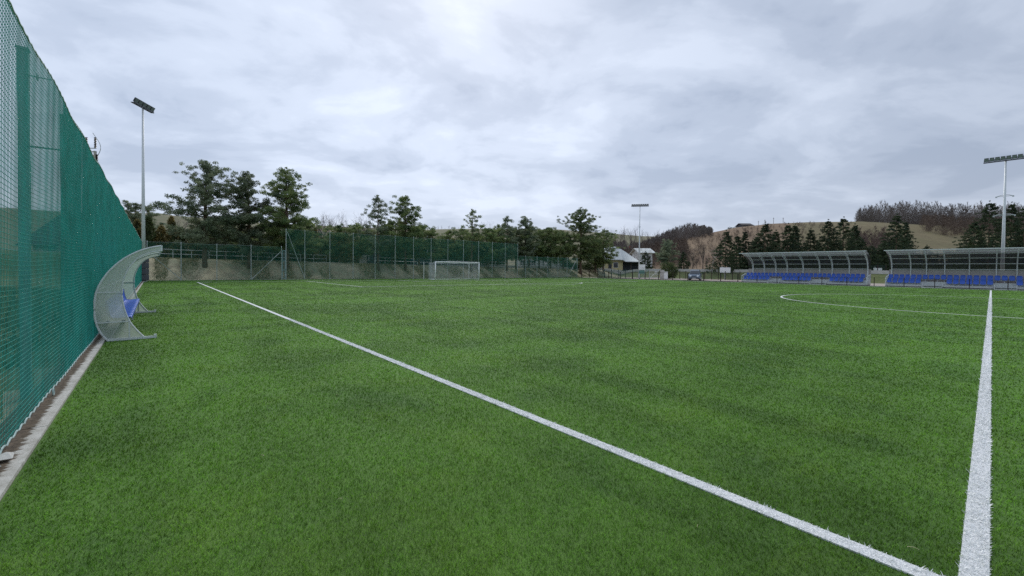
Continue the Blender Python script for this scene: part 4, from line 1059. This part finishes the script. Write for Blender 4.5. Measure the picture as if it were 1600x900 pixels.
# bare trees, middle distance
mid = [(1081, 380, 105, 'twig_red', 'first reddish bare tree from the left on the brown slope', 'bark_grey', 3), (1098, 372, 110, 'twig_red', 'tall reddish bare tree above the grey van', 'bark_grey', 4), (1112, 378, 104, 'twig_red', 'pale stemmed birch with reddish twigs right of the van', 'birch_bark', 3),
       (1065, 388, 118, 'twig_mauve', 'mauve bare tree behind the bluish spruce', 'bark_grey', 4), (1124, 385, 100, 'twig_red', 'short reddish bare tree touching the leftmost spruce', 'bark_grey', 4),
       (287, 331, 95, 'twig_mauve', 'bare purplish tree showing left of the first big pine', 'bark_grey', 3), (500, 328, 84, 'twig_mauve', 'bare tree just right of the broad third pine', 'bark_grey', 4), (522, 326, 88, 'twig_brown', 'second bare tree right of the broad third pine', 'bark_grey', 3), (540, 338, 90, 'twig_mauve', 'shorter bare tree in the gap before the airy pine', 'bark_grey', 4),
       (562, 331, 92, 'twig_mauve', 'bare tree left of the airy pine', 'bark_grey', 3), (575, 335, 90, 'twig_brown', 'bare tree partly hidden by the airy pine', 'bark_grey', 4), (762, 342, 98, 'twig_mauve', 'bare tree with thin crown right of the spindly pine', 'bark_grey', 3), (775, 352, 96, 'twig_brown', 'small bare tree before the close pair of pines', 'bark_grey', 4),
       (1025, 400, 98, 'twig_red', 'small reddish bare tree beside the white house', 'bark_grey', 3), (1038, 408, 94, 'twig_red', 'low reddish bare tree behind the notice boards', 'bark_grey', 4), (943, 352, 118, 'twig_mauve', 'thin bare tree right of the lone cone shaped pine', 'bark_grey', 3)]
for u, v, d_, kd, lb, bk, sd_ in mid:
    p = at(u, 415, d_); bare_tree(lb, p[0], p[1], at(u, v, d_)[2], kd, .8, sd_, bark=bk)
for i, (u, v, d_, w_) in enumerate([(612, 345, 68, 7), (655, 352, 70, 6), (700, 360, 76, 6.5), (760, 358, 80, 6.5), (806, 356, 83, 6), (842, 360, 88, 7), (880, 362, 92, 7.5), (676, 358, 72, 6), (720, 356, 79, 7), (745, 362, 77, 6), (778, 352, 82, 7), (826, 352, 86, 7), (860, 356, 90, 7), (556, 350, 64, 6), (530, 352, 62, 6), (930, 372, 97, 8), (478, 345, 60, 6), (420, 345, 58, 7), (352, 340, 56, 7)]):
    p = at(u, 420, d_); pine('low bushy pine in the lower foliage of the pine row', p[0], p[1], at(u, v, d_)[2], w_, .22, 1.2, 'pine_needles', group='low pines filling the pine row')
p = at(1052, 415, 96); bare_tree('pale yellow green budding willow above the clipped bush', p[0], p[1], at(1052, 393, 96)[2], 'willow_buds', .9, 5, 'willow_tree', bark='bark_grey', r0=.16)
# second row of bare trees low along the right slope
for i, (u, v) in enumerate([(1075, 396), (1090, 394), (1106, 392), (1118, 398), (1060, 402), (1045, 402), (1083, 402), (1000, 380), (1015, 384)]):
    p = at(u, 415, 122); bare_tree('bare reddish brown tree in the thicket at the foot of the brown slope', p[0], p[1], at(u, v, 122)[2], 'twig_red', 1.0, 6, group='bare trees in the thicket at the slope foot', r0=.10)
# tall bare trees on the skyline
sky_list = [(960, 356), (968, 352), (976, 349), (985, 354), (992, 351), (1004, 355), (1012, 360), (1022, 357), (1034, 358), (1046, 356), (1056, 354), (1064, 352), (1073, 350), (1081, 353), (1089, 358), (952, 362), (1112, 361), (1096, 364)]
for i, (u, v) in enumerate(sky_list):
    d_ = 200 + (i % 4) * 8
    p = at(u, 390, d_); bare_tree('tall bare tree on the skyline behind the middle mast', p[0], p[1], at(u, v, d_)[2], 'twig_mauve', .55, 7 + i % 3, group='bare trees on the skyline behind the middle mast', r0=.12, depth=4)
tl_list = [(664 + 5.2 * i, 350 + (i * 37 % 7) - (3 if i % 5 == 0 else 0)) for i in range(15)]
for i, (u, v) in enumerate(tl_list):
    p = at(u, 362, 415); bare_tree('small bare tree in the thin line on the far field ridge', p[0], p[1], at(u, v + 1, 415)[2], 'twig_mauve', .6, 7 + i % 3, group='bare trees in line on the far field ridge', r0=.12, depth=4)

# woods that read as one mass
def wood(label, u0, u1, d0, d1, topf, n, per, size, mat, conif=.06):
    V = []; 
    u = rng.uniform(u0, u1, n); d_ = rng.uniform(d0, d1, n)
    for a_, b_ in zip(u, d_):
        p = at(a_, 380, b_); z0 = Tz(p[0], p[1]); ht = topf(a_) * rng.uniform(.82, 1.06)
        k = per; t = rng.uniform(0.0, 1, k); w_ = ht * .22 * np.sin(np.clip(t * 1.0 + .12, 0, 1) * PI) ** .6 + .15
        az = rng.uniform(0, 2 * PI, k); rr_ = w_ * rng.uniform(0, 1, k) ** .5
        c = np.stack([p[0] + np.cos(az) * rr_, p[1] + np.sin(az) * rr_, z0 + t * ht], -1)
        dr = np.stack([np.cos(az) * .5, np.sin(az) * .5, np.full(k, 1.0)], -1) + rng.normal(0, .25, (k, 3)); dr *= (size * rng.uniform(.6, 1.5, k))[:, None]
        sd_ = rng.normal(0, 1, (k, 3)); sd_ /= np.linalg.norm(sd_, axis=1)[:, None]; sd_ *= (size * .07 + .03)
        V.append(np.stack([c - sd_, c + sd_, c + dr], 1).reshape(-1, 3))
        q = np.array([[p[0] - .09 * RT0[0], p[1] - .09 * RT0[1], z0 - 1], [p[0] + .09 * RT0[0], p[1] + .09 * RT0[1], z0 - 1], [p[0], p[1], z0 + ht]]); V.append(q)
    o = raw('woodland', np.concatenate(V), 3, mat); tag(o, label, 'woodland', None, 'stuff'); return o
def tf1(u): return np.interp(u, [1335, 1348, 1375, 1400, 1450, 1530, 1700], [5.5, 9.0, 12.0, 13.5, 14.0, 14.5, 15])
wood('brown leafless wood covering the hilltop above the right stand', 1338, 1640, 236, 285, tf1, 900, 170, .75, 'wood_mass')
wood('brown leafless wood covering the hilltop above the right stand, lower edge', 1440, 1640, 190, 236, lambda u: 5.5, 200, 160, .7, 'twig_red')
def tf2(u): return np.interp(u, [940, 975, 1010, 1050, 1075, 1090, 1115], [3, 4, 5, 7, 8, 6, 2])
wood('grey brown leafless wood in the valley behind the yellow house', 945, 1112, 205, 275, tf2, 560, 150, .7, 'wood_mass')
wood('reddish leafless brushwood low behind the yellow house', 930, 1075, 150, 180, lambda u: 6.0, 190, 180, .7, 'twig_red')
# scrub spread over the brown hillside
wood('low reddish scrub spread over the brown hillside', 1060, 1340, 140, 212, lambda u: 1.5, 520, 30, .4, 'twig_red')
wood('pale shrub thicket below the tan hill above the complete stand', 1330, 1400, 150, 185, lambda u: 4.0, 90, 70, .9, 'twig_brown')

# ------------------------------------------------------------------ buildings
def house(label, u0, u1, dep_, wall_h, depth_m, roof_h, wmat, rmat, windows=(), zb=None, over=.5, rot=0.0, name='house', ridge='long', door=None, dark=None, chimney=False):
    p0 = at(u0, 420, dep_); p1 = at(u1, 420, dep_); W_ = float(np.linalg.norm(p1[:2] - p0[:2])); x, y = float((p0[0] + p1[0]) / 2), float((p0[1] + p1[1]) / 2)
    z0 = (Tz(x, y) if zb is None else zb) - .2
    root = empty(name, (x, y, z0), label, 'house', None, YAW + rot)     # local +Y points away from the camera
    mb = MB(); hw = W_ / 2
    mb.box((-hw, 0, 0), (hw, depth_m, wall_h)); 
    if ridge == 'long':
        for s_ in (-1, 1): mb.prism([(0.0, wall_h + .001), (depth_m, wall_h + .001), (depth_m / 2, wall_h + roof_h - .06)], s_ * hw - .1 * (s_ > 0), s_ * hw + .1 * (s_ < 0), 0)
    else: mb.prism([(-hw, wall_h + .001), (hw, wall_h + .001), (0, wall_h + roof_h - .06)], 0.0, depth_m, 1)
    mb.build('wall', wmat, root)
    mb = MB(); t_ = .14
    if ridge == 'long':
        sl_ = roof_h / (depth_m / 2)
        pf = [(-over, wall_h - over * sl_), (depth_m / 2, wall_h + roof_h), (depth_m + over, wall_h - over * sl_), (depth_m + over, wall_h - over * sl_ + t_), (depth_m / 2, wall_h + roof_h + t_ * 1.2), (-over, wall_h - over * sl_ + t_)]
        mb.prism(pf, -hw - over, hw + over, 0)
    else:
        sl_ = roof_h / hw
        pf = [(-hw - over, wall_h - over * sl_), (0, wall_h + roof_h), (hw + over, wall_h - over * sl_), (hw + over, wall_h - over * sl_ + t_), (0, wall_h + roof_h + t_ * 1.2), (-hw - over, wall_h - over * sl_ + t_)]
        mb.prism(pf, -over, depth_m + over, 1)
    r_ = mb.build('roof', rmat, root)
    if chimney: mb = MB(); mb.box((hw * .3, depth_m * .4, wall_h + roof_h * .5), (hw * .3 + .6, depth_m * .4 + .6, wall_h + roof_h + .9)); mb.build('chimney', 'roof_red', r_)
    for wx, wz, ww, wh in windows:
        mb = MB(); cx_ = wx * hw
        mb.box((cx_ - ww / 2, -.05, wz), (cx_ + ww / 2, .03, wz + wh)); f_ = mb.build('window', 'sign_white', root)
        mb = MB(); mb.box((cx_ - ww / 2 + .09, -.07, wz + .09), (cx_ - .03, -.052, wz + wh - .09)); mb.box((cx_ + .03, -.07, wz + .09), (cx_ + ww / 2 - .09, -.052, wz + wh - .09)); mb.build('pane', 'glass_dark', f_)
    if door:
        mb = MB(); cx_ = door[0] * hw; mb.box((cx_ - .5, -.06, 0), (cx_ + .5, .02, 2.15)); d_ = mb.build('door', 'wall_dark', root)
        mb = MB(); mb.box((cx_ + .3, -.12, 1.05), (cx_ + .42, -.062, 1.1)); mb.build('handle', 'galvanised', d_)
    return root
# yellow house with the sweeping pale roof
p0 = at(936, 420, 112); org = (float(p0[0]), float(p0[1]), Tz(p0[0], p0[1]) - .2)
root = empty('yellow_house', org, 'pale yellow bungalow with a big curved pale grey roof', 'house', None, YAW)
W_ = 4.9
mb = MB(); mb.box((0, 0, 0), (6.4, 8, 3.1)); mb.build('wall', 'wall_yellow', root)
mb = MB(); mb.box((6.402, 1.2, 0), (12.0, 7.0, 2.5)); mb.build('carport_wall', 'wall_dark', root)
mb = MB(); mb.box((11.2, .2, 0), (11.4, .4, 2.6)); mb.box((8.6, .2, 0), (8.8, .4, 2.6)); mb.build('carport_post', 'bark_grey', root)
cur = catmull([(-2.6, 3.9), (0.2, 5.1), (2.6, 6.6), (4.4, 7.0), (6.8, 6.2), (9.4, 4.6), (12.2, 2.6)], 4)
mb = MB(); v = []
for xx, zz_ in cur:
    fy = -1.0 + (0 if xx > 6 else .0); v += [(xx, -1.0, min(zz_, 3.05 + 0 * xx) if False else 3.0 + (zz_ - 3.0) * .02 if xx < 6.3 else 2.6), (xx, 4.0, zz_), (xx, 9.0, 3.0)]
f = []
for i in range(len(cur) - 1):
    f += [(3 * i, 3 * i + 3, 3 * i + 4, 3 * i + 1), (3 * i + 1, 3 * i + 4, 3 * i + 5, 3 * i + 2)]
mb.add(v, f); mb.add([(a_, b_, c_ - .12) for a_, b_, c_ in v], [q[::-1] for q in f])
mb.build('roof', 'roof_pale', root)
for cx_, ww in ((1.0, .9), (4.5, 1.3)):
    mb = MB(); mb.box((cx_ - ww / 2, -.05, .9), (cx_ + ww / 2, .03, 2.4)); f_ = mb.build('window', 'sign_white', root)
    mb = MB(); mb.box((cx_ - ww / 2 + .08, -.07, .98), (cx_ + ww / 2 - .08, -.052, 2.32)); mb.build('pane', 'glass_dark', f_)
mb = MB(); mb.box((2.5, -.06, 0), (3.4, .02, 2.2)); d_ = mb.build('door', 'wall_dark', root)
house('white two storey house between the middle mast and the round headed pine', 1000, 1019, 132, 6.0, 9, 1.4, 'wall_white', 'roof_pale', [(-.5, 3.7, 1.2, 1.3), (.45, 3.7, 1.2, 1.3), (-.5, .9, 1.2, 1.3), (.45, .9, 1.2, 1.3)], over=.8)
house('white house with a blue grey roof seen through the fence between pine trunks', 806, 848, 98, 3.2, 8, 3.0, 'wall_white', 'roof_blue', [(-.5, .9, 1.2, 1.3), (.3, .9, 1.2, 1.3)], door=(-.05,))
house('low white building right of the blue roofed house, behind the pines', 850, 889, 97, 3.3, 7, 1.2, 'wall_white', 'roof_dark', [(-.6, 1.0, 1.2, 1.2)], door=(.6,))
house('dark grey garage beside the road behind the tall fence', 553, 588, 72, 2.7, 6, .5, 'wall_dark', 'roof_dark', [(.0, .9, 1.4, .9)], name='garage', over=.3)
house('tiny pale gabled house on the skyline left of the brown ridge', 1094, 1104, 236, 3.0, 7, 2.6, 'wall_yellow', 'roof_dark', [(0, 1, 1, 1.2)], ridge='cross')
house('long low dark roofed barn on the top of the brown ridge', 1159, 1175, 238, 1.2, 7, 1.3, 'wall_dark', 'roof_dark', [])
house('small pale house in the valley left of the middle mast', 978, 990, 190, 3.0, 8, 2.0, 'wall_white', 'roof_dark', [(-.4, 1, 1, 1.2), (.4, 1, 1, 1.2)], chimney=True)
# behind the left netting
house('dark roofed house seen dimly through the green net', 52, 92, 47, 2.4, 7, 3.0, 'wall_white', 'wall_dark', [(.5, .8, 1.0, 1.1)], zb=2.2, over=.9)
# utility poles on the ridge and the power pole left
for i, (u, v, lb) in enumerate([(1185, 345, 'shortest wooden pole on the brown ridge, furthest left'), (1195, 343, 'wooden pole second from the left on the ridge'), (1208.5, 340, 'tall wooden pole in the middle of the ridge row'), (1223.5, 340, 'tall wooden pole at the right of the ridge row')]):
    p = at(u, 353, 238); z = Tz(p[0], p[1]); mb = MB(); top = at(u, v, 238)[2]; mb.tube([(0, 0, -.5), (0, 0, top - z)], .10, 6)
    root = empty('utility_pole', (p[0], p[1], z), lb, 'pole', 'poles on the brown ridge'); mb.build('pole', 'bark_grey', root)
    mb = MB(); mb.bar((-.5 * _c, -.5 * _s, top - z - .6), (.5 * _c, .5 * _s, top - z - .6), .10); mb.build('crossarm', 'bark_grey', root)
p = at(149, 300, 30); zb_ = Tz(p[0], p[1]); root = empty('power_pole', (p[0], p[1], zb_), 'power pole with dark insulators poking above the green net', 'pole', None, YAW)
zt_ = at(147, 236, 30)[2] - zb_
mb = MB(); mb.tube([(0, 0, -.3), (0, 0, zt_)], [.13, .09], 8); mb.build('pole', 'concrete', root)
mb = MB(); mb.bar((-.75, 0, zt_ - .05), (.10, 0, zt_ - .05), .07); mb.bar((-.5, 0, zt_ + .2), (.05, 0, zt_ + .2), .05); mb.bar((-.2, 0, zt_ - .9), (.2, 0, zt_ - .9), .06); mb.build('crossarm', 'galvanised', root)
for dx, dz, hh in ((-.62, .22, .75), (.02, .22, .75), (.12, -.75, .5)):
    mb = MB(); zs = np.linspace(0, hh, 13); mb.tube([(dx, 0, zt_ + dz + z) for z in zs], [.035 if i % 2 else .085 for i in range(13)], 8); mb.build('insulator', 'insulator', root)
mb = MB(); a = np.linspace(-.2, 1, 14); mb.tube([(.05 + .35 * math.sin(t * PI), 0, zt_ + 1.0 - 1.5 * t) for t in a], .02, 5); mb.build('cable', 'galvanised', root)

# ------------------------------------------------------------------ cars
def car(label, name, x, y, z, heading, paint, length=4.5, width=1.82, ht=1.85, kind='van'):
    root = empty(name, (x, y, z), label, 'car', None, heading)      # local -Y is the nose... built nose towards -Y
    hw = width / 2; L2 = length / 2
    if kind == 'van': low = [(-L2, .45), (-L2 + .04, .78), (-L2 + .25, .96), (-L2 + .95, 1.10), (L2 - .1, 1.12), (L2, .95), (L2 - .02, .42)]; cab = [(-L2 + .72, 1.06), (-L2 + 1.65, ht - .10), (-L2 + 2.1, ht), (L2 - .45, ht - .03), (L2 - .12, 1.10)]
    else: low = [(-L2, .42), (-L2 + .03, .68), (-L2 + .2, .82), (-L2 + 1.1, .95), (L2 - .1, 1.0), (L2, .85), (L2 - .02, .4)]; cab = [(-L2 + 1.0, .93), (-L2 + 1.85, ht - .06), (-L2 + 2.3, ht), (L2 - .7, ht - .05), (L2 - .15, .98)]
    def loft(prof, zbot, inset, rows):
        mb = MB(); v = []; poly = prof
        n = len(poly)
        for xx, ins in rows:
            for yy, zz_ in poly: v.append((xx, yy + np.sign(-yy) * ins, zz_ - ins * .4 if zz_ > zbot + .2 else zz_))
        f = [(i * n + j, i * n + (j + 1) % n, (i + 1) * n + (j + 1) % n, (i + 1) * n + j) for i in range(len(rows) - 1) for j in range(n)] + [tuple(range(n))[::-1], tuple((len(rows) - 1) * n + j for j in range(n))]
        mb.add(v, f); return mb
    body = low + [(L2 - .15, .25), (-L2 + .12, .25)]
    mb = loft(body, .25, 0, [(-hw, .12), (-hw + .08, .03), (-hw * .4, 0), (hw * .4, 0), (hw - .08, .03), (hw, .12)])
    cw = hw - .10
    n = len(cab); rowx = [(-1, 0), (1, 0)]
    v = []
    for s_ in (-1, 1):
        for yy, zz_ in cab: v.append((s_ * (cw - .16 * (zz_ - 1.0) / (ht - 1.0)), yy, zz_))
    mb.add(v, [tuple(range(n)), tuple(range(n, 2 * n))[::-1]] + [(i, (i + 1) % n, n + (i + 1) % n, n + i)[::-1] for i in range(n)])
    body_o = mb.build('body', paint, root)
    def cxw(zz_): return cw - .16 * (zz_ - 1.0) / (ht - 1.0)
    a_, b_ = np.array(cab[0]), np.array(cab[1]); q = []
    for t, s_ in ((.10, -1), (.10, 1), (.95, 1), (.95, -1)):
        p_ = a_ * (1 - t) + b_ * t; q.append((s_ * (cxw(p_[1]) - .07), p_[0] - .02, p_[1] + .02))
    mb = MB(); mb.add(q, [(0, 1, 2, 3)]); mb.build('windshield', 'glass_dark', root)
    for s_ in (-1, 1):
        for y0, y1, y2, y3 in ((cab[0][0] + .45, -.05 - .2 * 0, -.05, cab[1][0] + .12), (.05, cab[-1][0] - .55, cab[-1][0] - .62, .05)):
            zl, zh = cab[0][1] + .10, ht - .18
            mb = MB(); mb.add([(s_ * (cxw(zl) + .012), y0, zl), (s_ * (cxw(zl) + .012), y1, zl), (s_ * (cxw(zh) + .012), y2, zh), (s_ * (cxw(zh) + .012), y3, zh)], [(0, 1, 2, 3)]); mb.build('side_window', 'glass_dark', root)
        mb = MB(); zc = low[1][1] - .02; v = []
        mb.add([(s_ * (hw - .10), -L2 + .10, zc - .1), (s_ * (hw - .50), -L2 + .0, zc - .08), (s_ * (hw - .52), -L2 + .06, zc + .10), (s_ * (hw - .08), -L2 + .26, zc + .14),
                (s_ * (hw - .10), -L2 + .3, zc - .1), (s_ * (hw - .50), -L2 + .2, zc - .08), (s_ * (hw - .52), -L2 + .26, zc + .09), (s_ * (hw - .08), -L2 + .46, zc + .13)],
               [(0, 1, 2, 3), (4, 7, 6, 5), (0, 4, 5, 1), (1, 5, 6, 2), (2, 6, 7, 3), (3, 7, 4, 0)])
        ob = mb.build('headlight', 'headlight', root); ob.location = (0, -.035, 0)
        mb = MB(); mb.box((s_ * hw - .02 if s_ > 0 else -hw - .18, -L2 + 1.15, 1.02), (s_ * hw + .18 if s_ > 0 else -hw + .02, -L2 + 1.27, 1.18)); mb.build('mirror', paint, root)
        for yy in (-L2 + .85, L2 - .85):
            mb = MB(); mb.tube([(s_ * (hw - .20), yy, .32), (s_ * (hw + .012), yy, .32)], .325, 18); wo_ = mb.build('wheel', 'rubber', root)
            mb = MB(); mb.tube([(s_ * (hw + .006), yy, .32), (s_ * (hw + .03), yy, .32)], [.21, .17], 14); mb.build('rim', 'galv_light', wo_)
    mb = MB(); mb.box((-hw + .12, -L2 - .03, .26), (hw - .12, -L2 + .08, .44)); mb.box((-.42, -L2 - .02, .50), (.42, -L2 + .06, .66)); mb.build('grille', 'wall_dark', root)
    mb = MB(); mb.box((-.26, -L2 - .045, .33), (.26, -L2 - .031, .43)); mb.build('number_plate', 'sign_white', root)
    return root
p = at(1086, 436, 72.5)
car('blue grey people carrier parked beyond the dark rail, nose to the left', 'parked_van', p[0], p[1], .004, YAW - R(28), 'paint_blue_grey', 4.5, 1.85, 1.80)
p = at(665, 413, 75); zc = max(Tz(-65.5, 37.5), 1.9)
car('dark blue car on the upper road behind the goal, seen through the fence', 'dark_car', -66.3, 36.2, zc + .05, R(180) - .1, 'paint_navy', 4.4, 1.8, 1.48, 'car')

# ------------------------------------------------------------------ entrance area near the middle mast
def pt(u, v, d): p = at(u, v, d); return p
p = at(1003, 422, 79.5); org = (float(p[0]), float(p[1]), 0)
root = empty('notice_board', org, 'white and grey notice board standing next to the middle mast', 'notice board', None, YAW)
mb = MB(); mb.bar((-.55, 0, 0), (-.55, 0, 2.6), .06); mb.bar((.55, 0, 0), (.55, 0, 2.6), .06); mb.build('post', 'galvanised', root)
mb = MB(); mb.box((-.6, -.06, 2.1), (.6, -.02, 2.75)); mb.box((-.6, -.06, 1.75), (.6, -.02, 2.05)); mb.build('panel', 'sign_white', root)
mb = MB(); mb.box((-.58, -.06, 1.0), (.5, -.02, 1.62)); mb.build('lower_panel', 'sign_green', root)
p = at(1015, 428, 80.5); org = (float(p[0]), float(p[1]), 0)
root = empty('entrance_gate', org, 'grey mesh entrance gate with teal panels left of the round bush', 'gate', None, YAW)
for x0_, x1_, mt_ in ((-1.8, -.1, 'sign_green'), (.1, 1.9, 'galvanised')):
    mb = MB()
    for z in (.25, .9, 1.75): mb.bar((x0_, 0, z), (x1_, 0, z), .06)
    for xx in np.arange(x0_, x1_ + .01, .17): mb.bar((xx, 0, .2), (xx, 0, 1.8), .03)
    mb.bar((x0_, .0, .25), (x1_, 0, 1.7), .05)
    mb.build('gate_leaf', mt_, root)
mb = MB(); a = np.linspace(0, 2 * PI, 17); mb.tube([(1.2 + .17 * math.cos(t), -.06, 1.25 + .17 * math.sin(t)) for t in a], .05, 6); mb.build('ring_sign', 'sign_white', root)
for xx in (-1.95, 0, 2.1):
    mb = MB(); mb.bar((xx, .05, 0), (xx, .05, 2.0), .12); mb.build('gate_post', 'concrete', root)
mb = MB(); mb.box((2.17, -.05, 0), (2.85, .15, 1.75)); mb.build('wall_panel', 'concrete', root)
p = at(1040.5, 430, 79); mb = MB(); mb.box((-.28, -.2, 0), (.28, .2, 1.35)); mb.box((-.31, -.23, 1.351), (.31, .23, 1.42))
o = mb.build('concrete_block', 'sign_white', None); o.location = (float(p[0]), float(p[1]), 0); tag(o, 'small upright pale concrete block at the foot of the round bush', 'block')
# teal mesh panel fence left of the gate, and the dark fence right of the van
def panel_fence(label, u0, u1, d0, d1, ht, mat, name='panel_fence', pm='dark_green_post', solid=0, n=8):
    a_ = at(u0, 430, d0)[:2]; b_ = at(u1, 430, d1)[:2]; z = Tz(*a_); root = empty(name, (float(a_[0]), float(a_[1]), max(z, 0)), label, 'fence')
    d_ = b_ - a_; 
    for k in range(n + 1):
        q = d_ * k / n; mb = MB(); mb.bar((q[0], q[1], 0), (q[0], q[1], ht + .1), .09); mb.build('post', pm, root)
    mb = MB()
    for z in np.arange(.15, ht, .2 if not solid else .12): mb.bar((0, 0, z), (d_[0], d_[1], z), .025, .03 if not solid else .11)
    Ln = float(np.linalg.norm(d_))
    if not solid:
        for k in np.arange(0, Ln, .25): q = d_ * k / Ln; mb.bar((q[0], q[1], .1), (q[0], q[1], ht), .02)
    mb.build('panel', mat, root); return root
panel_fence('teal mesh fence left of the entrance, behind the dark rail', 934, 1000, 86, 82, 1.7, 'sign_green', n=6)
panel_fence('dark fence with stout posts behind the van, left of the stands', 1062, 1156, 84, 76, 1.55, 'dark_green_post', 'dark_fence', 'rail_brown', n=9)
panel_fence('short dark fence closing the gap between the two stands', 1358, 1384, 70.5, 69.5, 1.4, 'dark_green_post', 'gap_fence', 'rail_brown', n=2)
# white tanks or boards near the trees
for u, v, d_, sx, sz, z_, lb in [(1133, 424, 79, 1.0, 1.0, 1.35, 'white box on a post behind the dark fence, left of the complete stand'), (1371.5, 420.5, 75, .75, .75, 1.75, 'white board on a post in the gap between the two stands')]:
    p = at(u, v, d_); root = empty('white_board', (float(p[0]), float(p[1]), 0), lb, 'board', None, YAW)
    mb = MB(); mb.bar((0, .06, 0), (0, .06, z_ + .2), .08); mb.bar((-sx * .6, .06, z_), (-sx * .6, .06, z_ + sz + .2), .08); mb.build('post', 'galvanised', root)
    mb = MB(); mb.box((-sx, -.03, z_), (sx, .02, z_ + sz)); mb.build('panel', 'sign_white', root)
# light post above the goal
p = at(668, 395, 76); root = empty('marker_post', (float(p[0]), float(p[1]), Tz(p[0], p[1])), 'thin white post rising behind the tall fence above the goal', 'post')
mb = MB(); mb.tube([(0, 0, 0), (0, 0, 5.9)], .06, 6); mb.build('pole', 'galv_light', root)
mb = MB(); mb.tube([(0, 0, 5.0), (0, 0, 5.9)], .1, 6); mb.build('head', 'sign_white', root)
# stuff behind the netting
root = empty('parked_trailer', (-11.5, -9.5, Tz(-11.5, -9.5)), 'dark closed trailer standing behind the green net', 'trailer', None, .3)
mb = MB(); mb.box((-1.6, -.8, .45), (1.6, .8, 1.9)); mb.build('box', 'paint_navy', root)
mb = MB(); mb.bar((1.6, 0, .5), (2.7, 0, .5), .08); mb.build('drawbar', 'galvanised', root)
for s_ in (-1, 1):
    mb = MB(); mb.tube([(0, s_ * .84, .3), (0, s_ * 1.0, .3)], .3, 14); mb.build('wheel', 'rubber', root)
for i, (x, y, w_, h_) in enumerate([(-9.5, -6.9, 1.6, 1.1), (-12.5, -8.3, 1.8, 1.4), (-16, -9.5, 2.2, 1.8), (-7.2, -7.5, 1.5, 1.0), (-21, -10, 2.4, 2.2), (-27, -9, 3.0, 2.4)]):
    shrub('rough green shrub on the ground behind the green net', x, y, w_, h_, 'bush_green', 'shrub', 'shrubs behind the left net', leaf=.09, n=140)
